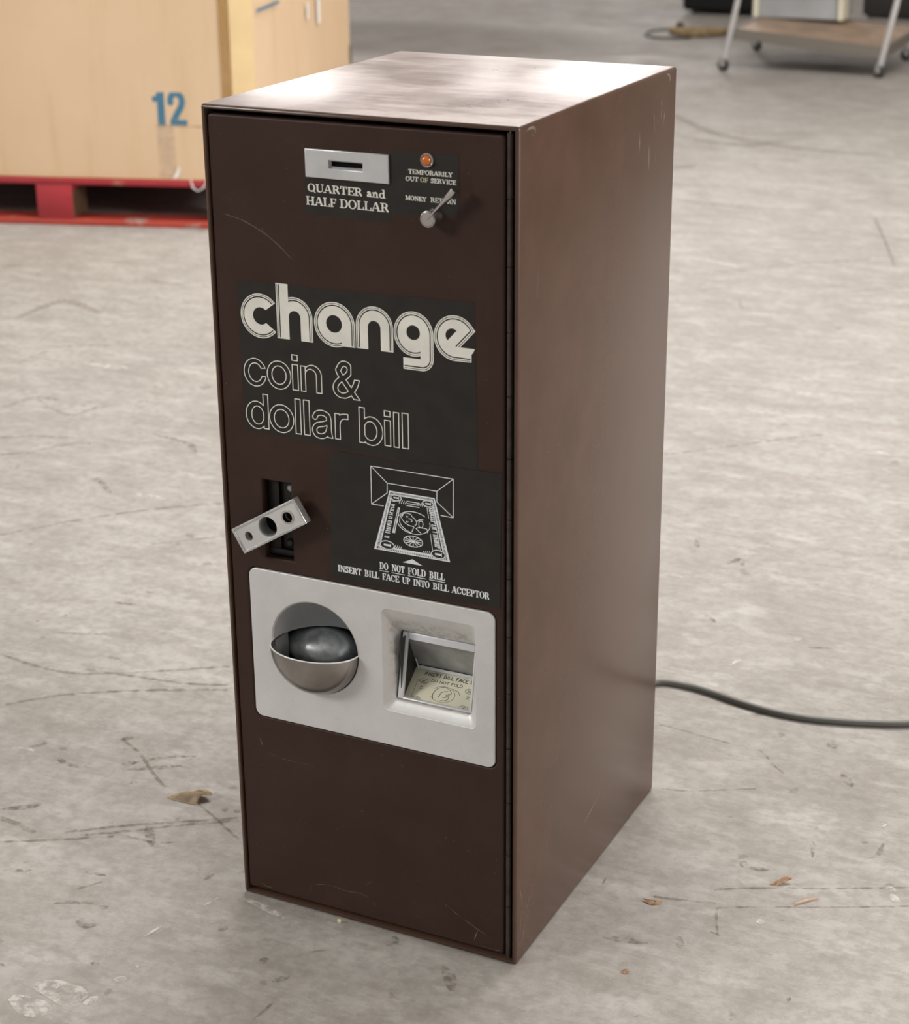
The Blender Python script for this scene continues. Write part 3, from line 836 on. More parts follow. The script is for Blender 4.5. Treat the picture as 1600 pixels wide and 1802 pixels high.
def line_art():
    out = []
    g = Grid(178, 275, 456, 550, .2); F = g.F; w = .75
    P = lambda pts, ww=w, r=True: g.path(pts, ww, r)
    O = [(180.0, 548.6), (272.8, 548.8), (272.4, 507.6), (179.8, 507.5)]
    In = [(198.4, 533.0), (254.4, 533.0)]
    TL, TR, BR, BL = (200.8, 525.3), (251.7, 525.3), (268.4, 458.8), (181.5, 458.6)
    F = U(F, P([(193.5, 507.6), O[3], O[0], O[1], O[2], (258.6, 507.8)]), P([O[0], In[0], In[1], O[1]]), P([In[0], (198.2, 522.4), O[3]]), P([In[1], (254.2, 521.6), O[2]]))
    bill = g.poly([TL, TR, BR, BL])
    F = I(F, -(bill - .3))
    def B(u, v):   # u across 0..1, v down 0..1 on the drawn note, in its perspective
        a = (TL[0] + (TR[0] - TL[0]) * u, TL[1]); b = (BL[0] + (BR[0] - BL[0]) * u, BL[1]); vv = v
        return (a[0] + (b[0] - a[0]) * vv, a[1] + (b[1] - a[1]) * vv)
    bp = lambda pts: [B(*q) for q in pts]
    # border: solid outline, light frame with dark dashes
    frame = I(bill, -g.poly(bp([(.12, .09), (.88, .09), (.90, .90), (.10, .90)])))
    dash = g.F * 0 + 1e3
    for k in range(44):
        v = .03 + .94 * k / 43
        dash = U(dash, P([B(.025, v), B(.055, v)], .75, False), P([B(.945, v), B(.975, v)], .75, False))
    for k in range(40):
        u = .04 + .92 * k / 39
        dash = U(dash, P([B(u, .02), B(u, .045)], .7, False), P([B(u, .955), B(u, .982)], .85, False))
    inner = g.poly(bp([(.085, .065), (.915, .065), (.93, .925), (.07, .925)]))
    fr = I(bill, -inner, -dash)
    F = U(F, fr)
    # lettering-like bars down both sides
    bars = g.F * 0 + 1e3
    rnd = random.Random(3)
    for side, u in ((0, .135), (1, .865)):
        v = .14
        while v < .80:
            hgt = rnd.choice((.016, .022, .03))
            bars = U(bars, P([B(u - .035, v), B(u + .035, v)], .8, False))
            if rnd.random() < .6: bars = U(bars, P([B(u + rnd.choice((-.03, .03, 0)), v), B(u + rnd.choice((-.03, .03)), v + hgt)], .6, False))
            v += hgt + (.03 if rnd.random() < .12 else .004)
    F = U(F, bars)
    F = U(F, P(bp([(.80, .13), (.80, .34)]), .6), P(bp([(.79, .60), (.79, .86)]), .6), P(bp([(.905, .1), (.905, .88)]), .6))
    # the figure ones in their ovals
    def oval(u, v, ru, rz):
        c = B(u, v); e = g.ell(c[0], c[1], ru, rz); ring = I(e, -(e + 1.0))
        one = U(P([(c[0] - ru * .45, c[1]), (c[0] + ru * .45, c[1])], rz * .42, False), P([(c[0] + ru * .45, c[1] - rz * .38), (c[0] + ru * .45, c[1] + rz * .38)], .8, False))
        return e, U(ring, one)
    for u, v, ru, rz in ((.16, .90, 8.6, 5.0), (.86, .905, 8.2, 5.0), (.17, .10, 6.4, 3.6), (.83, .11, 6.6, 3.8)):
        e, o = oval(u, v, ru, rz); F = U(I(F, -(e - .3)), o)
    # sprays beside the ovals
    for (u, v, s) in ((.30, .90, 1), (.72, .91, -1), (.30, .15, 1), (.70, .14, -1)):
        c = B(u, v)
        for k in range(4): F = U(F, P([(c[0] - 3 * s + 2.2 * k * s, c[1] - 1.6), (c[0] - 1.5 * s + 2.2 * k * s, c[1] + 1.8 - .3 * k)], .7))
    for k in range(3): F = U(F, P(bp([(.40, .125 + .035 * k), (.64, .125 + .035 * k)]), .8))
    # portrait in an oval, drawn lying on its side
    cx, cz = B(.53, .46)
    e = g.ell(cx, cz, 19.0, 12.4); F = U(F, I(e, -(e + .75), -g.box(cx + 13, 400, cz + 3, 600) * 1))
    C = lambda pts, ww=.75: P([(q.x, q.y) for q in smooth_path([(cx + a, cz + b, 0) for a, b in pts], 5)], ww)
    F = U(F, C([(-3, 8.8), (-9, 9.4), (-14, 6), (-16, 0), (-14, -5), (-8, -9.4), (-3, -10.6), (-1, -7), (0, -4), (-5, -3.6), (-10, -1.2), (-13.5, 3), (-12, 7)]),
          C([(-3, 8.8), (-1.5, 6.4), (1.4, 4.4), (3.4, 1.4), (3.0, -1.2), (1.4, -2.4)]), C([(-8.4, 6.2), (-7.4, 5.0), (-6.4, 6.0)]), C([(-8.2, .6), (-7.2, -.6), (-6.2, .6)]),
          C([(-5.4, 4.0), (-2.4, 3.2), (-1.8, 1.6), (-3.0, .8)]), C([(4.6, 2.8), (7, 5), (11, 5)]), C([(6.2, 3), (10.2, 3), (10.0, -3), (6.2, -3), (6.2, 3)]),
          C([(3, -5.2), (6, -4), (12, -4), (15, -4.4), (15.5, -8)]), C([(2.6, -5.6), (5.5, -8), (8, -9.6)]))
    # seal
    c = B(.52, .765); e = g.ell(c[0], c[1], 11.2, 6.2); F = U(F, I(e, -(e + .9)))
    for k in range(12):
        a = 2 * PI * k / 12; F = U(F, P([(c[0] + 3.2 * math.cos(a), c[1] + 1.7 * math.sin(a)), (c[0] + 9.4 * math.cos(a), c[1] + 5.1 * math.sin(a))], .8))
    e = g.ell(c[0], c[1], 2.2, 1.4); F = U(F, e)
    # side vignette beside the portrait
    F = U(F, I(g.poly(bp([(.235, .25), (.275, .25), (.245, .68), (.20, .68)])), -P(bp([(.25, .28), (.225, .65)]), .8)))
    return contours(g, F)
ink('bill_drawing', line_art(), YB, M['white'], sB)

# ---- cast face plate with the coin cup dimple and the bill recess
fp = empty('face_plate', (0, 0, 0)); fp.parent = mc
YP = YD - .0006                                     # its face
CX, CZ, CR = .1060, .3305, .0530
AO = (.1885, .2960, .2760, .3925)                   # flare mouth of the bill recess x0,x1,z0,z1
AI = [(.1985, .0070, .2870), (.2880, .0070, .2870), (.2880, .0225, .3610), (.1985, .0225, .3610)]   # its inner edge
def plate_mesh():
    out = rrect(.0278, .3180, .2345, .4112, .0090)
    arc_out = circ(CX, CZ, CR, 96)
    ao = rrect(AO[0], AO[1], AO[2], AO[3], .006, 8)
    o = slab('plate_casting', [out, arc_out, ao], YP, .0040, M['cast'], fp, bev=.0009, res=2)
    # dimple (upper back quarter) as one more shell of the same casting
    bm = bmesh.new()
    RD = .0590
    def surf(th, a):
        s, c = math.sin(th), math.cos(th)
        if a < 0:
            q = 1 + a  # 0..1 through the rolled edge
            rr = CR - (CR - .0515) * math.sin(q * PI / 2) ; y = YP + .0006 + .0030 * (1 - math.cos(q * PI / 2))
            return Vector((CX + rr * c, y, CZ + rr * s))
        y0 = YP + .0036
        return Vector((CX + .0515 * c, y0 + RD * .93 * s * math.sin(a), CZ + .0515 * s * math.cos(a)))
    NA, NT = 26, 56
    rows = []
    for j in range(NA + 1):
        a = -1 + j / 6 if j < 6 else (j - 6) / (NA - 6) * PI / 2
        rows.append([bm.verts.new(surf(PI * k / NT, a)) for k in range(NT + 1)])
    for j in range(NA):
        for k in range(NT): bm.faces.new([rows[j][k], rows[j][k + 1], rows[j + 1][k + 1], rows[j + 1][k]])
    bmesh.ops.remove_doubles(bm, verts=bm.verts[:], dist=1e-5)
    d = from_bm('dimple', bm, M['cast'], fp, smooth=True)
    # flare of the bill recess
    bm = bmesh.new(); n = 8
    outer = [Vector((x, YP + .0004, z)) for x, z in rrect(AO[0] - .0004, AO[1] + .0004, AO[2] - .0004, AO[3] + .0004, .006, n)]
    def inner_loop(r, inset=0., dy=0.):
        x0, x1 = AI[0][0] + inset, AI[1][0] - inset; z0, z1 = AI[0][2] + inset, AI[2][2] - inset
        L = rrect(x0, x1, z0, z1, r, n); y0, y1 = AI[0][1], AI[2][1]
        return [Vector((x, YP + y0 + (y1 - y0) * (z - AI[0][2]) / (AI[2][2] - AI[0][2]) + dy, z)) for x, z in L]
    inner = inner_loop(.004)
    loops = []
    for q in range(9):
        t = q / 8; te = t * t * (3 - 2 * t) * .35 + t * .65; ty = 1 - (1 - t) ** 1.25 if False else (t ** 1.35)
        loops.append([bm.verts.new(Vector((o_.x + (i_.x - o_.x) * te, o_.y + (i_.y - o_.y) * ty, o_.z + (i_.z - o_.z) * te))) for o_, i_ in zip(outer, inner)])
    back = inner_loop(.004, 0, .006); loops.append([bm.verts.new(v) for v in back])
    N = len(outer)
    for a, b in zip(loops, loops[1:]):
        for k in range(N): bm.faces.new([a[k], a[(k + 1) % N], b[(k + 1) % N], b[k]])
    from_bm('recess_flare', bm, M['cast'], fp, angle=50)
plate_mesh()

# coin cup: the lower front quarter, with thickness
def coin_cup():
    bm = bmesh.new(); DF = .0350; NA, NT = 22, 60
    def P(th, a, k):
        r = 1 - k
        return Vector((CX + .0525 * r * math.cos(th), YP + .0025 - (DF + .0025) * r * math.sin(th) * math.sin(a), CZ - .0525 * r * math.sin(th) * math.cos(a)))
    o = [[bm.verts.new(P(PI * k / NT, PI / 2 * j / NA, 0)) for k in range(NT + 1)] for j in range(NA + 1)]
    i = [[bm.verts.new(P(PI * k / NT, PI / 2 * j / NA, .028)) for k in range(NT + 1)] for j in range(NA + 1)]
    for j in range(NA):
        for k in range(NT):
            bm.faces.new([o[j][k], o[j][k + 1], o[j + 1][k + 1], o[j + 1][k]])
            bm.faces.new([i[j][k], i[j + 1][k], i[j + 1][k + 1], i[j][k + 1]])
    for k in range(NT): bm.faces.new([o[NA][k], o[NA][k + 1], i[NA][k + 1], i[NA][k]])
    bmesh.ops.remove_doubles(bm, verts=bm.verts[:], dist=2e-5)
    cup = from_bm('coin_cup', bm, M['cupm'], fp, angle=50)
    # bright rim bead
    pts = [(CX + .0518 * math.cos(PI * k / 40), YP + .0015 - .0355 * math.sin(PI * k / 40), CZ + .0003) for k in range(41)]
    tube('cup_rim', pts, .0009, M['silver'], cup, 8)
    # galvanised dome inside the opening
    bm = bmesh.new(); bmesh.ops.create_uvsphere(bm, u_segments=64, v_segments=40, radius=1)
    for v in bm.verts: v.co = Vector((.0835 + .0450 * v.co.x, .0560 + .0300 * v.co.y, .3060 + .0228 * v.co.z))
    from_bm('cup_baffle', bm, M['galv'], cup, smooth=True)
    # dark well round it
    bm = bmesh.new()
    V = [(.0300, .0170), (.1640, .0170), (.1640, .11), (.0300, .11)]
    z0, z1 = .262, .3300
    b_ = [bm.verts.new((x, y, z0)) for x, y in V]; t_ = [bm.verts.new((x, y, z1)) for x, y in V]
    bm.faces.new(b_)
    for k in range(1, 4): bm.faces.new([b_[k], b_[(k + 1) % 4], t_[(k + 1) % 4], t_[k]])
    from_bm('cup_well', bm, M['darkgrey'], cup)
    box('well_liner', (.0540, .0560, .004, .0300, .2700, .3290), M['steel'], cup, bev=0)
coin_cup()

# bill acceptor: bezel, sloping label tray, back plate
def acceptor():
    ac = empty('bill_acceptor', (0, 0, 0)); ac.parent = mc
    y0, y1, z0, z1 = AI[0][1] + YP, AI[2][1] + YP, AI[0][2], AI[2][2]
    yy = lambda z: y0 + (y1 - y0) * (z - z0) / (z1 - z0)
    def bar(name, x0, x1, za, zb, th, m, off=.0004):
        bm = bmesh.new()
        v = [(x0, yy(za) + off, za), (x1, yy(za) + off, za), (x1, yy(zb) + off, zb), (x0, yy(zb) + off, zb)]
        f = [bm.verts.new(p) for p in v]; b = [bm.verts.new((p[0], p[1] + th, p[2])) for p in v]
        bm.faces.new(f); bm.faces.new(b[::-1])
        for k in range(4): bm.faces.new([f[k], f[(k + 1) % 4], b[(k + 1) % 4], b[k]])
        bmesh.ops.bevel(bm, geom=bm.edges[:], offset=.0007, segments=2, affect='EDGES', profile=.5)
        return from_bm(name, bm, m, ac, angle=40)
    bz = bar('bezel_side', .2010, .2072, .2885, .3598, .004, M['silver'])
    bar('bezel_side', .2850, .2872, .2885, .3590, .004, M['silver'])
    bar('bezel_top', .2073, .2849, .3525, .3600, .004, M['silver'])
    bar('bezel_bottom', .2067, .2849, .2883, .2902, .004, M['silver'])
    # label tray from front bottom up to the back
    A, B = (YP + .0120, .2850), (YP + .0455, .3095)
    def quad(name, x0, x1, a, b, m, th=.001, par=ac):
        dy, dz = b[0] - a[0], b[1] - a[1]; L_ = math.hypot(dy, dz); ny, nz = dz / L_ * th, -dy / L_ * th
        V = [(x0, a[0], a[1]), (x1, a[0], a[1]), (x1, b[0], b[1]), (x0, b[0], b[1])]
        V += [(x, y + ny, z + nz) for x, y, z in V]
        return pydata(name, V, [(0, 1, 2, 3), (7, 6, 5, 4), (0, 4, 5, 1), (1, 5, 6, 2), (2, 6, 7, 3), (3, 7, 4, 0)], m, par, smooth=False)
    lab = quad('label', .2040, .2885, A, B, M['label'])
    # printing on the label: local (u right, v up the slope)
    dy, dz = B[0] - A[0], B[1] - A[1]; SL = math.hypot(dy, dz)
    ex = Vector((1, 0, 0)); ey = Vector((0, dy / SL, dz / SL)); ez = ex.cross(ey)
    T_ = Matrix.Translation(Vector((.2040, A[0], A[1])) + ez * .00018) @ Matrix((ex, ey, ez)).transposed().to_4x4()
    def print_on(name, loops, m):
        me = curve_mesh([[(x * .001, z * .001) for x, z in l] for l in loops], .00006); me.transform(T_)
        me.materials.clear(); me.materials.append(m); me.name = name
        link(bpy.data.objects.new(name, me), lab)
    SL *= 1000
    def sans(text, x0, x1, zb, zt, w):
        G_ = {'I': (.3, [[(.15, 0), (.15, 1)]]), 'N': (.7, [[(.1, 0), (.1, 1), (.6, 0), (.6, 1)]]), 'S': (.65, [[(.55, .8), (.3, .98), (.1, .8), (.15, .58), (.5, .42), (.56, .2), (.3, .02), (.08, .2)]]),
              'E': (.6, [[(.5, 1), (.1, 1), (.1, 0), (.5, 0)], [(.1, .5), (.45, .5)]]), 'R': (.68, [[(.1, 0), (.1, 1), (.42, 1), (.56, .78), (.42, .52), (.1, .52)], [(.35, .5), (.6, 0)]]),
              'T': (.6, [[(.3, 0), (.3, 1)], [(.02, 1), (.58, 1)]]), 'B': (.66, [[(.1, 0), (.1, 1), (.42, 1), (.5, .76), (.4, .53), (.1, .53)], [(.4, .53), (.56, .28), (.42, 0), (.1, 0)]]),
              'L': (.55, [[(.1, 1), (.1, 0), (.5, 0)]]), 'F': (.58, [[(.5, 1), (.1, 1), (.1, 0)], [(.1, .5), (.42, .5)]]), 'A': (.66, [[(.05, 0), (.33, 1), (.6, 0)], [(.15, .33), (.5, .33)]]),
              'C': (.66, [[(.56, .8), (.33, 1), (.1, .7), (.1, .3), (.33, 0), (.56, .2)]]), 'U': (.66, [[(.1, 1), (.1, .25), (.33, 0), (.56, .25), (.56, 1)]]),
              'P': (.62, [[(.1, 0), (.1, 1), (.42, 1), (.54, .75), (.42, .48), (.1, .48)]]), 'D': (.66, [[(.1, 0), (.1, 1), (.38, 1), (.56, .7), (.56, .3), (.38, 0), (.1, 0)]]),
              'O': (.68, [[(.34, 1), (.1, .72), (.1, .28), (.34, 0), (.58, .28), (.58, .72), (.34, 1)]]), ' ': (.42, [])}
        g = Grid(x0, x1, zb - .4, zt + .4, .12); F = g.F; k = (x1 - x0) / sum(G_[c][0] for c in text); x = x0; hh = zt - zb
        for c_ in text:
            for pl in G_[c_][1]: F = U(F, g.path([(x + a * k, zb + w / 2 + b * (hh - w)) for a, b in pl], w, True))
            x += G_[c_][0] * k
        return contours(g, F)
    print_on('black_lettering', sans('INSERT BILL FACE UP', 12.8, 74.5, SL - 8.0, SL - 3.6, .62), M['blackink'])
    L = sans('DO NOT FOLD', 23.5, 60.5, SL - 14.3, SL - 10.6, .55)
    g = Grid(0, 86, 0, SL, .2); F = g.F
    e = g.ell(42, 15.5, 14, 9.5); F = U(F, I(e, -(e + .35), g.half(30, 0, -1, 0) * 1))
    for (u, v) in ((15.5, 26.5), (70, 25.0), (14.5, 4.5), (70, 5)):
        e = g.ell(u, v, 5.2, 3.0); F = U(F, I(e, -(e + .5)), g.path([(u - 2, v - 1.2), (u + 2, v + 1.2)], .8, True), g.path([(u - 2, v + 1), (u + 1.6, v - 1.4)], .6, True))
    pts = [(35, 8), (33, 14), (36, 21), (43, 24), (50, 22), (53, 18), (50, 16), (52, 12), (49, 9), (44, 8)]
    F = U(F, g.path([(q.x, q.y) for q in smooth_path([(a - 2, b, 0) for a, b in pts], 5)], .6, True), g.path([(38, 11), (40, 18), (46, 20)], .7, True), g.path([(43, 12), (47, 13), (46, 16)], .6, True), g.path([(50, 24), (58, 22), (61, 18)], .45, True))
    for v in (19.6, 17.4): F = U(F, g.path([(13.5, v), (16.5, v)], 1.0), g.path([(69, v - 1), (72, v - 1)], 1.0))
    F = U(F, g.path([(8.5, 3), (8.5, 27)], .35))
    L += contours(g, F)
    print_on('grey_printing', L, M['ink'])
    bk = quad('back_plate', .2040, .2885, (B[0], B[1] + .0032), (YP + .0245, .3568), M['steel'])
    quad('back_lip', .2085, .2885, (B[0] - .003, B[1] + .0002), (B[0] - .003, B[1] + .0036), M['silver'])
    quad('side_wall', .2040, .2046, (YP + .010, .2850), (YP + .010, .3560), M['darkgrey'], .045)
    quad('side_wall', .2868, .2874, (YP + .016, .2850), (YP + .020, .3560), M['steel'], .040)
    tube('wire_clip', [(.2105, B[0] - .006, .3100), (.2092, B[0] - .010, .3240)], .0006, M['silver'], ac, 6)
    box('backing', (.1975, .2890, YP + .0480, YP + .0500, .2700, .3640), M['dark'], ac, bev=0)
acceptor()

# ---- latch recess with its latch works, and the T handle
rc = empty('handle_recess', (0, 0, 0)); rc.parent = mc
bm = bmesh.new()
x0, x1, z0, z1, ya, yb = .0480, .0850, .4250, .5155, YD + .0100, YD + .0138
V = [(x0, z0), (x1, z0), (x1, z1), (x0, z1)]
box_bm(bm, x0, x1, yb, yb + .0006, z0, z1)
from_bm('recess_back', bm, mat('latch_back', (.022, .016, .013), .5, .3), rc)
box('guide', (.0500, .0640, YD + .0095, yb, .4300, .5120), mat('latch_guide', (.018, .013, .011), .5, .4), rc, bev=.0006)
box('guide', (.0500, .0830, YD + .0090, yb, .4275, .4345), M['darkgrey'], rc, bev=.0006)
lathe('bolt_head', [(0, .0042), (.0030, .0038), (.0046, .0020), (.0050, 0)], M['steel'], rc, 24, (.0775, yb - .0002, .5045))
lathe('bolt_head', [(0, .0032), (.0030, .0028), (.0042, .0015), (.0045, 0)], M['darkgrey'], rc, 24, (.0735, yb - .0002, .4420))

hd = empty('t_handle', (.0665, YD, .4702)); hd.parent = mc
hd.rotation_euler = (0, -R_(31.2), 0)
hw, hh_ = .0455, .0147; yf = -.0188
slab('bar_rim', [rrect(-hw, hw, -hh_, hh_, .0010, 4), rrect(-hw + .0030, hw - .0030, -hh_ + .0026, hh_ - .0026, .0006, 3)], yf, .0100, M['rimm'], hd, bev=.0007, res=2)
slab('bar_face', [rrect(-hw + .0028, hw - .0028, -hh_ + .0024, hh_ - .0024, .0006, 3), circ(-.0298, 0, .0046, 32, .0052), circ(-.0020, 0, .0112, 48), circ(.0272, 0, .0060, 36)],
     yf + .0012, .0080, M['plate'], hd, bev=.0003)
def ring(name, cx, r0, r1, ya, yb, m):
    n_ = 40; bm = bmesh.new(); P_ = [(r0, ya), (r1, ya), (r1, yb), (r0, yb)]
    rings = [[bm.verts.new((cx + r * math.cos(2 * PI * k / n_), y, r * math.sin(2 * PI * k / n_))) for k in range(n_)] for r, y in P_]
    for a in range(4):
        b = (a + 1) % 4
        for k in range(n_): bm.faces.new([rings[a][k], rings[a][(k + 1) % n_], rings[b][(k + 1) % n_], rings[b][k]])
    return from_bm(name, bm, m, hd, angle=40)
ring('screw_boss', .0272, .0058, .0078, yf + .0006, yf + .006, M['chrome'])
ring('lock_barrel', -.0020, .0108, .0128, yf + .0030, -.0002, M['steel'])
box('barrel_floor', (-.0130, .0090, -.0020, .0005, -.0100, .0100), M['dark'], hd, bev=0)
box('bar_back', (-.0420, .0420, yf + .0093, yf + .0099, -.0118, -.0110), M['steel'], hd, bev=0)
box('screw_floor', (.0205, .0340, yf + .0086, yf + .0098, -.0070, .0070), M['dark'], hd, bev=0)
box('screw_floor', (-.0355, -.0240, yf + .0086, yf + .0098, -.0062, .0062), M['bare'], hd, bev=0)

# ---- scratches in the paint: thin worn ribbons
def ribbons(name, specs, place, m, parent, taper=True, own=False):
    if own:
        for sp in specs: ribbons(name, [sp], place, m, parent, taper)
        return
    bm = bmesh.new()
    for pts, w in specs:
        P_ = smooth_path([(a, b, 0) for a, b in pts], 6); n_ = len(P_)
        Lf, Rt = [], []
        for i_, p in enumerate(P_):
            t = (P_[min(i_ + 1, n_ - 1)] - P_[max(i_ - 1, 0)]).normalized(); q = Vector((-t.y, t.x, 0))
            ww = w / 2 * (math.sin(PI * min(max(i_ / (n_ - 1), .03), .97)) ** .5 if taper else 1)
            a, b = p + q * ww, p - q * ww
            Lf.append(bm.verts.new(place(a.x, a.y))); Rt.append(bm.verts.new(place(b.x, b.y)))
        for i_ in range(n_ - 1): bm.faces.new([Lf[i_], Rt[i_], Rt[i_ + 1], Lf[i_ + 1]])
    return from_bm(name, bm, m, parent)
mm = .001
front = lambda x, z: (x * mm, YD - .00012, z * mm)
ribbons('scratch', [([(20, 792), (45, 786), (75, 771), (98, 752)], 1.3), ([(66, 783), (64, 780), (66, 777), (69, 776)], .8), ([(90, 32), (112, 38), (135, 36), (152, 38), (168, 34)], .8),
                           ([(90, 32), (88, 24)], .8), ([(168, 34), (172, 27)], .9), ([(160, 46), (163, 54), (169, 57)], .6), ([(250, 58), (270, 46), (300, 31), (318, 24)], 1.0), ([(293, 18), (297, 30)], 1.1),
                           ([(40, 190), (60, 186), (100, 186)], .7), ([(31, 205), (34, 196)], 1.6), ([(20, 18), (30, 14), (38, 15)], 1.0), ([(300, 12.5), (318, 12), (324, 14)], 1.0), ([(200, 214), (215, 211)], .6)], front, M['scratch'], mc, own=True)
side = lambda y, z: (W + .00012, y * mm, z * mm)
ribbons('scratch', [([(12, 893), (24, 895), (34, 893), (36, 888)], 3.0), ([(28, 890), (30, 886)], 1.2), ([(390, 896), (398, 893), (401, 885)], 3.0), ([(375, 870), (376, 850)], 3.0), ([(385, 860), (384, 842)], 1.6),
                           ([(340, 828), (341, 800)], 2.4), ([(352, 858), (356, 836)], 2.4), ([(310, 845), (312, 820)], 2.0), ([(360, 815), (363, 806)], 1.4), ([(45, 760), (40, 740)], .9), ([(46, 752), (40, 731)], .9), ([(60, 610), (50, 590)], .8),
                           ([(66, 626), (63, 618)], 1.0), ([(8, 95), (16, 70), (22, 40)], 1.2), ([(20, 80), (12, 50), (9, 20)], 1.2), ([(10, 45), (30, 60), (42, 82)], 1.0), ([(14, 24), (26, 44), (34, 50)], 1.4), ([(320, 720), (316, 705)], 1.2),
                           ([(250, 250), (244, 225)], .9), ([(306, 330), (309, 322)], 1.0), ([(120, 120), (117, 96)], 1.0), ([(190, 75), (240, 90)], 1.6)], side, M['scratch'], mc, own=True)

# ================================================================== POWER CORD
cord = smooth_path([(.20, .560, .0045), (.228, .655, .0048), (.247, .700, .0052), (.290, .707, .0052), (.326, .702, .0052), (.370, .690, .0052), (.414, .682, .0052), (.455, .681, .0052), (.492, .687, .0052), (.545, .703, .0052), (.600, .727, .0052), (.70, .79, .0052), (.86, .90, .0052)], 8)
o = tube('power_cord', cord, .0044, M['cordgrey'], None, 12)
tag(o, 'thick dark grey power cord lying on the floor behind the brown machine', 'cord')

# ================================================================== GAYLORD BOX ON ITS PALLET
PA = R_(17.0)
def uv(u, v, z): return Vector((-2.5518 + math.cos(PA) * u - math.sin(PA) * v, 2.7393 + math.sin(PA) * u + math.cos(PA) * v, z))
pal = empty('shipping_pallet', uv(.175, .62, 0), PA)
tag(pal, 'red painted wooden pallet under the big cardboard box', 'pallet')
PW, PD = 1.22, 1.24
def pb(name, u0, u1, v0, v1, z0, z1, m, bev=.003): return box(name, (u0, u1, v0, v1, z0, z1), m, pal, bev=bev)
for i in range(8):
    v0 = -PD / 2 + i * (PD - .10) / 7
    pb('deck_board', -PW / 2, PW / 2, v0, v0 + .098, .1195, .1375, M['red'])
for u0 in (-PW / 2, -.055, PW / 2 - .11): pb('stringer_board', u0, u0 + .11, -PD / 2 + .001, PD / 2 - .001, .102, .1190, M['red'])
for u0 in (-PW / 2, -.055, PW / 2 - .11):
    for v0 in (-PD / 2, -.06, PD / 2 - .12):
        b = pb('block', u0 + .001, u0 + .109, v0 + .003, v0 + .12, .0185, .1015, M['bare'])
        if v0 < -.3: pb('block_face', u0 + .001, u0 + .109, v0 - .0005, v0 + .0028, .0190, .1190, M['red'], .0005)
for v0 in (-PD / 2 - .002, -.05, PD / 2 - .10): pb('bottom_board', -PW / 2, PW / 2, v0, v0 + .10, .0005, .0180, M['redorange'])
for s, (u0, v0) in enumerate(((-PW / 2, 0), (PW / 2 - .10, 0))): pass

gb = empty('cardboard_box', uv(.1, .52, .1385), PA)
tag(gb, 'very large tan cardboard bin marked 12 in blue on the red pallet', 'box')
def L_(u, v): return (u - .1, v - .52)
BH = .92
oct_ = [L_(-.60, .10), L_(-.50, .012), L_(.690, .012), L_(.778, .062), L_(.792, 1.26), L_(.70, 1.33), L_(-.50, 1.33), L_(-.60, 1.26)]
def bin_shell():
    bm = bmesh.new()
    cxm = sum(p[0] for p in oct_) / 8; cym = sum(p[1] for p in oct_) / 8
    rings = []
    def ring_(k, z, bulge=0):
        return [bm.verts.new((cxm + (x - cxm) * k, cym + (y - cym) * k, z)) for x, y in oct_]
    zz = [0, .25 * BH, .6 * BH, BH]
    o = [ring_(1 + .004 * math.sin(z / BH * PI), z) for z in zz]; i = [ring_(.978, z) for z in (BH, .012)]
    seq = o + i
    for a, b in zip(seq, seq[1:]):
        for k in range(8): bm.faces.new([a[k], a[(k + 1) % 8], b[(k + 1) % 8], b[k]])
    bm.faces.new(o[0][::-1]); bm.faces.new(i[-1])
    return from_bm('box_walls', bm, M['card'], gb, angle=15)
bin_shell()
# features on the front panel: local x = u-.1, plane y = .012-.52 in front
FY = .012 - .52
def onfront(name, loops, m, off=.0016, th=.0006):
    me = curve_mesh(loops, th / 2)
    me.transform(Matrix(((1, 0, 0, -.1), (0, 0, -1, FY - off), (0, 1, 0, -.1385), (0, 0, 0, 1))))
    me.materials.clear(); me.materials.append(m); me.name = name
    return link(bpy.data.objects.new(name, me), gb)
g = Grid(.47, .61, .28, .41, .0012)
F = U(g.path([(.5110, .2955), (.5110, .3930)], .0215), g.path([(.4870, .3660), (.5000, .3690), (.5130, .3860)], .0155),
      g.path([(q.x, q.y) for q in smooth_path([(.5400, .3560, 0), (.5400, .3690, 0), (.5480, .3815, 0), (.5615, .3825, 0), (.5730, .3700, 0), (.5715, .3500, 0), (.5575, .3270, 0), (.5465, .3060, 0)], 5)], .0185),
      I(g.path([(.5370, .3025), (.5860, .3025)], .0150)))
onfront('printed_number', contours(g, F), M['blue'])
onfront('crease_line', [[(.490, .2905), (.688, .2905), (.688, .2935), (.490, .2935)]], M['crease'], .0015)
onfront('packing_tape', [[(.495, .142), (.548, .142), (.545, .290), (.497, .290)]], M['tape'], .0013)
onfront('tape_scrap', [[(.533, .142), (.548, .146), (.556, .168), (.552, .180), (.545, .160), (.538, .152)]], M['whitemark'], .0020)
onfront('dark_mark', [[(.106, .578), (.112, .578), (.116, .640), (.110, .642)], [(.100, .55), (.108, .55), (.108, .562), (.101, .562)]], mat('grey_smudge', (.20, .17, .12), .8), .0014)
onfront('bottom_edge', [[(-.45, .1400), (.688, .1400), (.688, .1440), (-.45, .1440)]], M['fold'], .0018)
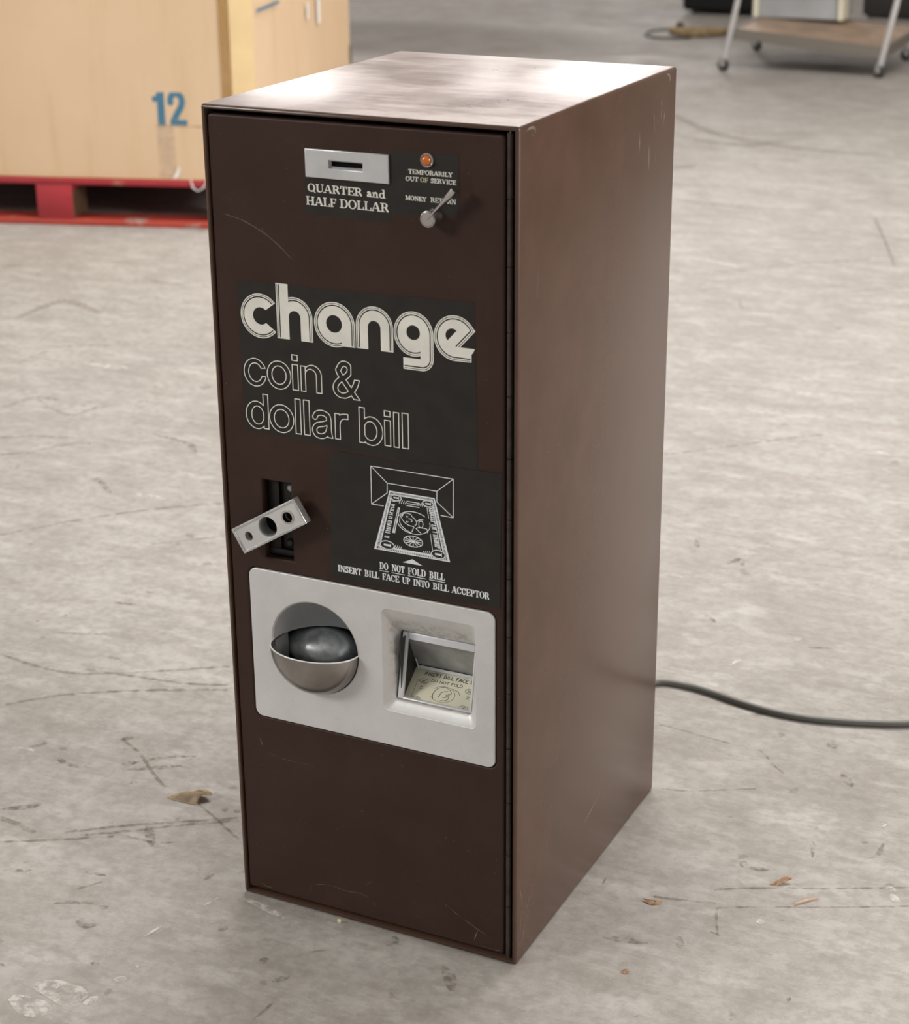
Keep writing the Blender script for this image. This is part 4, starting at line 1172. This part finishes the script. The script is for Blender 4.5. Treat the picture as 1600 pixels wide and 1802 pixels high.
# the pale flattened corner strip and marks on the right hand panel
def onquad(name, P, m):
    V = [Vector(p) for p in P]; nrm = (V[1] - V[0]).cross(V[3] - V[0]).normalized()
    V2 = V + [v - nrm * .0006 for v in V]
    return pydata(name, V2, [(0, 1, 2, 3), (7, 6, 5, 4), (0, 4, 5, 1), (1, 5, 6, 2), (2, 6, 7, 3), (3, 7, 4, 0)], m, gb, smooth=False)
a, b = Vector((*oct_[2], 0)), Vector((*oct_[3], 0)); nn = (b - a).cross(Vector((0, 0, 1))).normalized() * .0062
if nn.y > 0: nn = -nn
p0, p1 = a.lerp(b, .30) + nn, a.lerp(b, .97) + nn
onquad('corner_strip', [(p0.x, p0.y, .004), (p1.x, p1.y, .004), (p1.x, p1.y, BH), (p0.x, p0.y, BH)], M['fold'])
pq0, pq1 = a.lerp(b, .0) + nn, a.lerp(b, .28) + nn
onquad('worn_corner', [(pq0.x, pq0.y, .004), (pq1.x, pq1.y, .004), (pq1.x, pq1.y, BH), (pq0.x, pq0.y, BH)], fade_mark('brown_corner_wear', (.40, .24, .09), 7, .3, .62, .6, (1, 1, .3)))
a, b = Vector((*oct_[3], 0)), Vector((*oct_[4], 0))
def side_q(name, s0, s1, z0, z1, m, off=.007, skew=0):
    nn = (b - a).cross(Vector((0, 0, 1))).normalized() * off
    if nn.x < 0: nn = -nn
    q0, q1 = a.lerp(b, s0) + nn, a.lerp(b, s1) + nn
    onquad(name, [(q0.x, q0.y, z0 - .1385), (q1.x, q1.y, z0 - .1385 + skew), (q1.x, q1.y, z1 - .1385 + skew), (q0.x, q0.y, z1 - .1385)], m)
SIDE_MARKS = [('white_mark', .487, .505, .520, .568, M['whitemark']), ('white_mark', .600, .630, .490, .600, M['whitemark']), ('blue_line', .01, .215, .602, .610, M['blue']), ('dark_nick', .985, .998, .300, .365, M['bare'])]
for nme, s0, s1, z0, z1, m_ in SIDE_MARKS: side_q(nme, s0, s1, z0, z1, m_, .0095, 0)
# a clear plastic strap hanging over the pallet edge
tube('strap_loop', [(*L_(.590, -.004), .004), (*L_(.598, -.012), -.018), (*L_(.612, -.013), -.026), (*L_(.628, -.012), -.018), (*L_(.640, -.004), .004)], .0022, mat('clear_strap', (.55, .50, .52), .3), gb, 6)

# ================================================================== CART
cart = empty('rolling_cart', (-1.25, 6.9, 0))
tag(cart, 'metal rolling cart with tan lower shelf and splayed chrome legs', 'cart')
CL = lambda p: (p[0] + 1.25, p[1] - 6.9, p[2])
corners = [(-1.565, 6.56, .186), (-.885, 6.60, .130), (-.880, 7.22, .157), (-1.600, 7.25, .189)]
def tray(zoff, grow=0):
    bm = bmesh.new()
    top = [Vector(CL(c_)) + Vector((0, 0, zoff)) for c_ in corners]
    th, rim = .045, .012
    ctr = sum(top, Vector()) / 4
    outt = [bm.verts.new(p) for p in top]
    outb = [bm.verts.new(p - Vector((0, 0, th))) for p in top]
    inn = [bm.verts.new(ctr + (p - ctr) * .97) for p in top]
    inb = [bm.verts.new(ctr + (p - ctr) * .97 - Vector((0, 0, .006))) for p in top]
    for k in range(4):
        j = (k + 1) % 4
        bm.faces.new([outb[k], outb[j], outt[j], outt[k]]); bm.faces.new([outt[k], outt[j], inn[j], inn[k]]); bm.faces.new([inn[k], inn[j], inb[j], inb[k]])
    bm.faces.new(outb)
    o = from_bm('shelf_rim', bm, M['trayedge'], cart)
    bm = bmesh.new(); vs = [ctr + (p - ctr) * .968 - Vector((0, 0, .0045)) for p in top]
    t_ = [bm.verts.new(v) for v in vs]; b_ = [bm.verts.new(v - Vector((0, 0, .02))) for v in vs]
    bm.faces.new(t_); bm.faces.new(b_[::-1])
    for k in range(4): bm.faces.new([t_[k], t_[(k + 1) % 4], b_[(k + 1) % 4], b_[k]])
    from_bm('shelf', bm, M['tray'], cart)
tray(0)
tray(.58)
leg_m = mat('chromed_leg', (.78, .78, .80), .3, .8)
feet = [(-1.594, 6.551), (-.912, 6.605), (-.935, 7.20), (-1.660, 7.255)]
for (fx, fy), cc in zip(feet, corners):
    b0 = Vector(CL((fx + .004, fy, .052))); b1 = Vector(CL((cc[0] - .006, cc[1] - .006, cc[2]))); d_ = (b1 - b0) / (b1.z - b0.z)
    d_ = Vector((.19, .02, 1))
    b1 = b0 + d_ * (cc[2] - .05)
    tube('leg', [b0, b0 + d_ * .05, b1, b1 + d_ * .60], .013, leg_m, cart, 12)
    w = empty('caster', CL((fx, fy, .026))); w.parent = cart; w.rotation_euler = (0, 0, random.uniform(-.6, .6))
    bm = bmesh.new(); n_ = 24; P_ = [(.010, -.011), (.022, -.011), (.026, -.006), (.026, .006), (.022, .011), (.010, .011)]
    rings = [[bm.verts.new((r * math.cos(2 * PI * k / n_), y, r * math.sin(2 * PI * k / n_))) for k in range(n_)] for r, y in P_]
    for a_, b_ in zip(rings, rings[1:]):
        for k in range(n_): bm.faces.new([a_[k], a_[(k + 1) % n_], b_[(k + 1) % n_], b_[k]])
    bm.faces.new(rings[0]); bm.faces.new(rings[-1])
    from_bm('wheel', bm, M['rubber'], w, angle=40)
    bm = bmesh.new(); box_bm(bm, -.009, .012, -.016, -.0125, -.004, .030); box_bm(bm, -.009, .012, .0125, .016, -.004, .030); box_bm(bm, -.009, .012, -.016, .016, .030, .034)
    from_bm('fork', bm, M['steel'], w)
ap = empty('appliance', (-1.395, 7.06, .186))
tag(ap, 'light grey appliance with cream side trims on the cart shelf', 'appliance')
box('housing', (-.195, .195, -.045, .165, .000, .36), M['appl'], ap, bev=.004)
box('trim', (-.2150, -.1900, -.062, .168, -.0005, .365), M['creamtrim'], ap, bev=.004)
box('trim', (.1830, .2050, -.062, .05, -.0005, .365), M['creamtrim'], ap, bev=.004)

# ================================================================== FAR THINGS
o = box('equipment_case', (-.235, .235, -.18, .18, .02, .46), M['case'], None, bev=.03, seg=4)
o.location = (-2.275, 8.76, 0); o.rotation_euler = (0, 0, .02)
tag(o, 'black equipment case on the floor left of the cart', 'case')
for sx in (-.17, .17):
    for sy in (-.12, .12): box('rubber_foot', (sx - .02, sx + .02, sy - .02, sy + .02, 0, .024), M['rubber'], o, bev=.004)
o2 = box('storage_trunk', (-.30, .30, -.22, .22, .015, .42), mat('dark_trunk', (.022, .019, .017), .6, var=(6, .4)), None, bev=.012)
o2.location = (-1.22, 8.95, 0); o2.rotation_euler = (0, 0, -.12)
tag(o2, 'dark trunk standing on the floor behind the cart', 'trunk')
for sy in (-.17, .17): box('skid', (-.28, .28, sy - .02, sy + .02, 0, .017), M['darkgrey'], o2, bev=.002)
hs = smooth_path([(-2.255, 7.700, .020), (-2.18, 7.665, .021), (-2.10, 7.655, .022), (-2.03, 7.70, .023), (-1.95, 7.78, .022), (-1.86, 7.86, .020)], 6)
o = tube('rope_bundle', hs, [.016 + .010 * math.sin(PI * min(1, i / (len(hs) - 1) * 1.3)) for i in range(len(hs))], M['hose'], None, 12)
tag(o, 'bundle of tan rope lying on the floor at the cart', 'rope')
cb = smooth_path([(-2.270, 7.860, .006), (-2.33, 7.83, .006), (-2.372, 7.72, .006), (-2.345, 7.58, .006), (-2.27, 7.50, .006), (-2.18, 7.50, .006), (-2.10, 7.57, .006)], 8)
o = tube('thin_cable', cb, .0055, M['rubber'], None, 8)
bm = bmesh.new(); bmesh.ops.create_uvsphere(bm, u_segments=16, v_segments=10, radius=.022)
for v in bm.verts: v.co += Vector((-2.262, 7.862, .023))
from_bm('plug', bm, M['rubber'], o, smooth=True)
tag(o, 'thin black cable looped on the floor with a plug, left of the rope', 'cable')

# ================================================================== LEAVES AND CHIPS
def leaf(name, P, m, label, cat='leaf', group=None, thick=.0004):
    """P: grid rows of points across the blade"""
    bm = bmesh.new(); rows = [[bm.verts.new(p) for p in r] for r in P]
    for a_, b_ in zip(rows, rows[1:]):
        for k in range(len(a_) - 1): bm.faces.new([a_[k], a_[k + 1], b_[k + 1], b_[k]])
    bmesh.ops.solidify(bm, geom=bm.faces[:], thickness=thick)
    bmesh.ops.subdivide_edges(bm, edges=bm.edges[:], cuts=2, use_grid_fill=True, smooth=0)
    for it in range(3): bmesh.ops.smooth_vert(bm, verts=bm.verts[:], factor=.35, use_axis_x=True, use_axis_y=True, use_axis_z=True)
    o = from_bm(name, bm, m, None, smooth=True)
    return tag(o, label, cat, group)
leaf('dry_leaf', [[(-.2050, .1425, .0006), (-.2045, .1430, .0010), (-.2040, .1436, .0006)],
                  [(-.1960, .1400, .0006), (-.1945, .1450, .0055), (-.1915, .1520, .0010)],
                  [(-.1830, .1395, .0006), (-.1810, .1490, .0120), (-.1760, .1640, .0050)],
                  [(-.1690, .1400, .0006), (-.1670, .1510, .0150), (-.1610, .1700, .0080)],
                  [(-.1590, .1415, .0006), (-.1600, .1500, .0135), (-.1500, .1640, .0090)],
                  [(-.1570, .1430, .0008), (-.1580, .1500, .0100), (-.1470, .1590, .0070)]], M['leaf'],
     'curled pale tan dry leaf on the floor left of the brown machine')
leaf('dry_leaf', [[(.4215, .1780, .0030), (.4218, .1784, .0032)], [(.4300, .1730, .0006), (.4310, .1790, .0030)], [(.4370, .1730, .0006), (.4390, .1800, .0040)], [(.4440, .1790, .0006), (.4460, .1820, .0030)]], M['leaf2'],
     'small tan leaf fragment on the floor just right of the machine corner')
leaf('dry_leaf', [[(.5430, .2700, .0006), (.5435, .2706, .0010)], [(.5510, .2720, .0006), (.5500, .2800, .0035)], [(.5560, .2750, .0035), (.5550, .2870, .0060)], [(.5660, .2860, .0050), (.5660, .2880, .0060)]], M['leaf2'],
     'small orange dry leaf on the long floor crack at right')
leaf('wood_chip', [[(.4500, .0370, .0005), (.4500, .0420, .0015)], [(.4550, .0360, .0010), (.4550, .0430, .0030)], [(.4590, .0390, .0006), (.4585, .0410, .0012)]], M['leaf2'],
     'tiny orange chip on the floor in front of the machine corner', 'chip')
o = tube('twig', [(.5805, .2415, .0022), (.5900, .2530, .0024), (.6030, .2680, .0022)], [.0009, .0012, .0006], M['leaf2'], None, 6)
tag(o, 'thin orange twig on the floor right of the two leaf scraps', 'twig')
o = box('yellow_grain', (.1285, .1325, -.0110, -.0080, 0.0002, .0050), mat('yellow_speck', (.65, .62, .35), .7), None, bev=.001)
tag(o, 'tiny yellow crumb at the foot of the machine door', 'crumb')

# ================================================================== FLOOR WEAR (scratches, cracks, chips): flat marks of the floor
def gp(x, y): return (x, y, .0003)
FLOOR_SCUFFS = {'crack': [([(-0.6639, 0.3869), (-0.5537, 0.3776), (-0.4746, 0.4064), (-0.3341, 0.4965)], 0.006), ([(-0.5197, 0.3997), (-0.4119, 0.4153), (-0.3594, 0.4238), (-0.3014, 0.4449)], 0.006), ([(-0.5531, 0.2612), (-0.5044, 0.3128), (-0.4266, 0.3667), (-0.2973, 0.431)], 0.007), ([(-0.9675, 0.7652), (-0.9285, 0.8238), (-0.8681, 0.905), (-0.792, 0.9857), (-0.7049, 1.0537)], 0.006), ([(-0.7092, 0.8394), (-0.6698, 0.8744), (-0.6179, 0.9211)], 0.004), ([(-0.2679, 0.018), (-0.2223, 0.0543), (-0.1643, 0.0919), (-0.094, 0.137)], 0.006), ([(-0.2419, 0.023), (-0.1978, 0.0554), (-0.1486, 0.0934), (-0.0898, 0.133)], 0.006), ([(-0.326, -0.0341), (-0.2668, -0.0004), (-0.2089, 0.0355)], 0.005), ([(-0.3468, 0.2473), (-0.303, 0.2242), (-0.2536, 0.1851), (-0.221, 0.163)], 0.005), ([(-0.1753, 0.1526), (-0.1319, 0.1313), (-0.0989, 0.1123), (-0.0608, 0.0907)], 0.004), ([(-0.3622, 0.011), (-0.3343, 0.009), (-0.3018, 0.0006)], 0.009), ([(0.4893, 0.2341), (0.5308, 0.2576), (0.6021, 0.2898), (0.69, 0.3339)], 0.0035), ([(0.5037, 0.1994), (0.5483, 0.223), (0.6126, 0.2521), (0.6991, 0.2954)], 0.0035), ([(0.4304, 0.1906), (0.4622, 0.1978), (0.4995, 0.2077)], 0.0045), ([(0.5037, 0.1994), (0.5111, 0.1753), (0.5211, 0.1493)], 0.003), ([(0.2907, 0.5905), (0.324, 0.5881), (0.3742, 0.5814), (0.423, 0.5763), (0.4407, 0.5743), (0.4623, 0.5489), (0.483, 0.5305)], 0.0028), ([(-0.0785, 1.6283), (-0.0107, 1.6954), (0.1182, 1.8281), (0.1636, 1.8677)], 0.006), ([(0.3541, 0.428), (0.3918, 0.4394), (0.4615, 0.4784)], 0.0035), ([(-0.5768, 2.9991), (-0.4584, 3.0184), (-0.283, 3.1986), (-0.0433, 3.3966)], 0.008), ([(-0.2298, 3.8321), (-0.1204, 3.5231), (-0.0367, 3.2742)], 0.008), ([(-0.0954, 2.9563), (-0.0251, 3.0187), (0.0328, 3.076)], 0.007), ([(-1.2346, 1.098), (-1.1852, 1.1388), (-1.1598, 1.1943), (-1.1154, 1.2258)], 0.008), ([(-1.2996, 1.179), (-1.2425, 1.2127), (-1.1666, 1.2398)], 0.008), ([(-1.6058, 1.743), (-1.528, 1.7884), (-1.4499, 1.834)], 0.008), ([(-1.5909, 1.6011), (-1.5914, 1.7241)], 0.006)], 'scuff': [([(-0.2953, 0.1938), (-0.2712, 0.2237), (-0.2297, 0.2483)], 0.007), ([(-0.3054, 0.1891), (-0.2912, 0.2008)], 0.012), ([(-0.2965, 0.1765), (-0.2622, 0.1976), (-0.232, 0.2184)], 0.01), ([(-0.2669, 0.1511), (-0.2602, 0.1591)], 0.009), ([(-0.3755, 0.0276), (-0.3477, 0.0484), (-0.3359, 0.0617)], 0.012), ([(-0.4461, 0.1745), (-0.4338, 0.1889), (-0.4353, 0.197)], 0.008), ([(-0.4006, 0.1699), (-0.3695, 0.159), (-0.3361, 0.163)], 0.01), ([(-0.3458, 0.246), (-0.3348, 0.2565)], 0.009), ([(-0.1243, 0.1456), (-0.1173, 0.1504)], 0.012), ([(-0.1064, 0.1463), (-0.1023, 0.1529)], 0.01), ([(-0.0554, -0.0013), (-0.0526, 0.0162)], 0.006), ([(-0.0265, 0.0271), (-0.0232, 0.0368)], 0.006), ([(0.0128, -0.0747), (0.0239, -0.0744)], 0.014), ([(-0.1841, -0.1146), (-0.1649, -0.103), (-0.1428, -0.0952)], 0.008), ([(-0.1395, -0.1317), (-0.124, -0.1368), (-0.1112, -0.1246)], 0.01), ([(-0.1916, -0.0452), (-0.1622, -0.0409)], 0.006), ([(-0.1321, -0.0991), (-0.1226, -0.0959)], 0.009), ([(-0.2843, -0.0861), (-0.2516, -0.0694)], 0.008), ([(0.1207, -0.1369), (0.1319, -0.1203)], 0.01), ([(0.2724, -0.0333), (0.289, -0.0506), (0.3009, -0.0706)], 0.014), ([(0.1982, -0.0068), (0.2075, -0.0193)], 0.01), ([(0.1291, -0.073), (0.1438, -0.0613)], 0.004), ([(0.0873, -0.1115), (0.0974, -0.1044)], 0.012), ([(0.1362, -0.2078), (0.1396, -0.1796), (0.1399, -0.1665)], 0.004), ([(-0.1838, -0.0884), (-0.161, -0.0538)], 0.005), ([(-0.0758, -0.192), (-0.0655, -0.1906)], 0.007), ([(-0.162, -0.2385), (-0.1606, -0.2344)], 0.01), ([(0.0169, 0.0736), (0.0188, 0.0731)], 0.01), ([(0.5119, 0.2957), (0.5345, 0.3008)], 0.008), ([(0.498, 0.3001), (0.5072, 0.3017)], 0.014), ([(0.3695, 0.1855), (0.3643, 0.2166)], 0.003), ([(0.5719, 0.3488), (0.5626, 0.3868)], 0.005), ([(0.6327, 0.3773), (0.6402, 0.3879), (0.6401, 0.4161)], 0.007), ([(0.6242, 0.068), (0.6285, 0.0679)], 0.008), ([(0.4836, 0.1279), (0.4927, 0.1059)], 0.01), ([(0.549, 0.5614), (0.5619, 0.5464), (0.5712, 0.5331)], 0.012), ([(0.5136, 0.6414), (0.5232, 0.6233)], 0.014), ([(0.2389, 0.9445), (0.2454, 0.9521)], 0.03), ([(0.1982, 1.1644), (0.209, 1.1906), (0.227, 1.1646)], 0.012), ([(0.1171, 1.2438), (0.1321, 1.2091)], 0.01), ([(0.4041, 0.9102), (0.4386, 0.9242)], 0.007), ([(-0.3147, 2.7669), (-0.3053, 2.783), (-0.2671, 2.7001)], 0.01), ([(-0.4249, 3.8922), (-0.4061, 3.9182)], 0.012), ([(-1.1879, 1.4821), (-1.1664, 1.4961)], 0.01), ([(0.4221, 1.4562), (0.4277, 1.4529)], 0.02), ([(-0.6343, 0.4839), (-0.5603, 0.5116)], 0.006), ([(-0.6635, 0.5366), (-0.6597, 0.543)], 0.01), ([(-0.9895, 1.0716), (-0.9158, 1.0135)], 0.012), ([(0.5737, 0.2048), (0.5916, 0.2108)], 0.004), ([(0.512, 0.151), (0.5261, 0.148)], 0.004), ([(0.4078, 0.0897), (0.4324, 0.0953), (0.457, 0.1009)], 0.01), ([(-1.3998, 1.4153), (-1.2644, 1.3519), (-1.2384, 1.413), (-1.209, 1.4514)], 0.01), ([(-1.4158, 1.3238), (-1.3998, 1.4153), (-1.3333, 1.4243)], 0.01), ([(-2.2045, 2.3066), (-2.1648, 2.3522)], 0.02), ([(-1.784, 2.3593), (-1.6823, 2.3396), (-1.6418, 2.3836)], 0.018), ([(-1.8339, 1.9089), (-1.832, 2.0852), (-1.6701, 2.0283)], 0.03), ([(-1.0337, 1.3197), (-0.9436, 1.3045), (-0.8916, 1.2554)], 0.014), ([(-0.6236, 0.6144), (-0.5848, 0.6204)], 0.01), ([(-1.5026, 5.4808), (-1.1127, 5.0159), (-0.7671, 4.8526), (-0.439, 4.8189)], 0.05), ([(-1.2833, 4.9426), (-0.9656, 4.8273), (-0.815, 5.0161)], 0.05), ([(-0.8708, 3.8587), (-0.7167, 3.8351), (-0.5564, 3.8343)], 0.03), ([(-1.0512, 4.2769), (-0.9723, 4.4194)], 0.04), ([(-0.2338, 0.2344), (-0.2288, 0.247)], 0.006), ([(-0.1866, 0.0755), (-0.1527, 0.036)], 0.012), ([(-0.201, 0.0422), (-0.1574, 0.0452), (-0.1263, 0.0599)], 0.006)], 'pale': [([(0.1294, 1.0831), (0.1548, 1.0796)], 0.008), ([(0.3173, 0.8024), (0.3249, 0.8184), (0.3289, 0.8327)], 0.008), ([(0.279, 1.8101), (0.3074, 1.8053)], 0.012), ([(0.0336, 1.5485), (0.0448, 1.5705)], 0.01), ([(0.3822, 0.926), (0.3865, 0.9412)], 0.01), ([(-0.1058, -0.2518), (-0.0795, -0.2472), (-0.0516, -0.2647)], 0.03), ([(-0.0808, -0.2456), (-0.0425, -0.2474)], 0.03), ([(-0.115, -0.2783), (-0.0809, -0.284), (-0.0617, -0.2803)], 0.03), ([(-0.0398, -0.2461), (-0.0302, -0.2492)], 0.02), ([(-0.035, -0.2071), (-0.023, -0.1981)], 0.01), ([(-0.0336, -0.1779), (-0.024, -0.1757)], 0.008), ([(-0.0519, -0.1249), (-0.0461, -0.1)], 0.004), ([(-0.026, -0.0465), (-0.0197, -0.0241)], 0.004), ([(0.676, 0.3103), (0.6861, 0.2957)], 0.01), ([(0.6256, 0.4602), (0.6314, 0.4541)], 0.012), ([(0.6658, 0.3252), (0.6776, 0.3175)], 0.01), ([(0.0082, -0.0136), (0.0428, -0.0205), (0.0709, -0.0299)], 0.01), ([(-0.8702, 1.0281), (-0.807, 1.0255)], 0.02), ([(-1.4521, 1.664), (-1.3344, 1.6699)], 0.03), ([(-0.5893, 3.1678), (-0.4101, 3.1075)], 0.03), ([(0.5507, 0.194), (0.561, 0.1926)], 0.01), ([(-0.4637, 0.161), (-0.4323, 0.1688)], 0.012)]}
ribbons('crack', FLOOR_SCUFFS['crack'], gp, M['crack'], fl, taper=False)
ribbons('scuff', FLOOR_SCUFFS['scuff'], lambda x, y: (x, y, .0005), M['scuff'], fl)
ribbons('chip', FLOOR_SCUFFS['pale'], lambda x, y: (x, y, .0007), M['pale'], fl)

# ================================================================== LIGHT
w = bpy.data.worlds.new('daylight'); scene.world = w; w.use_nodes = True
w.node_tree.nodes['Background'].inputs[0].default_value = (.80, .88, 1, 1)
w.node_tree.nodes['Background'].inputs[1].default_value = .25
def area(name, loc, target, sx, sy, power, col=(1, 1, 1)):
    l = bpy.data.lights.new(name, 'AREA'); l.shape = 'RECTANGLE'; l.size = sx; l.size_y = sy; l.energy = power; l.color = col
    o = bpy.data.objects.new(name, l); o.location = loc
    o.rotation_euler = (Vector(target) - Vector(loc)).to_track_quat('-Z', 'Y').to_euler(); return link(o)
area('bay_daylight', (7.85, .5, 2.05), (0, .5, .9), 5.2, 3.8, 65, (1, .975, .95))
area('right_shadow_key', (7.80, .30, 3.10), (0, 0, .3), 1.0, .9, 340, (1, .97, .94))  # added compact lamp in the bay opening, sharpens the machine's floor shadow
area('overhead_fill', (-.1, 2.9, 4.0), (-.1, 2.9, 0), 3.0, 1.6, 215, (1, .975, .95))  # added lamp under the closed ceiling, brightens mid floor with falloff towards the camera
area('window_daylight', (-6.2, -5.6, 4.6), (0, 0, .5), 2.2, 1.8, 360, (1, .98, .95))  # unseen lamp for light from upper left front, hung clear of any window

# ================================================================== CAMERA
f_px, yaw, pit, rol = 3288.67, -.45630, -.370355, -.0087574
cam = bpy.data.cameras.new('camera'); co = bpy.data.objects.new('camera', cam); link(co)
fw = Vector((math.sin(yaw) * math.cos(pit), math.cos(yaw) * math.cos(pit), math.sin(pit)))
r = fw.cross(Vector((0, 0, 1))).normalized(); u = r.cross(fw)
r2 = r * math.cos(rol) + u * math.sin(rol); u2 = -r * math.sin(rol) + u * math.cos(rol)
mw = Matrix((r2, u2, -fw)).transposed().to_4x4(); mw.translation = Vector((1.038088, -1.555693, 1.187513))
co.matrix_world = mw
cam.sensor_fit = 'HORIZONTAL'; cam.sensor_width = 36; cam.lens = f_px * 36 / 1600
cam.dof.use_dof = True; cam.dof.focus_distance = 2.0; cam.dof.aperture_fstop = 8.5; cam.dof.aperture_blades = 7
cam.clip_start = .05; cam.clip_end = 60
scene.camera = co

scene.view_settings.view_transform = 'Standard'; scene.view_settings.look = 'None'
scene.view_settings.exposure = 0.03; scene.view_settings.gamma = 1.0
scene.view_settings.use_curve_mapping = False
scene.cycles.max_bounces = 8; scene.cycles.diffuse_bounces = 4; scene.cycles.glossy_bounces = 4
scene.cycles.use_denoising = True
scene.cycles.sample_clamp_indirect = 6
bpy.context.view_layer.update()
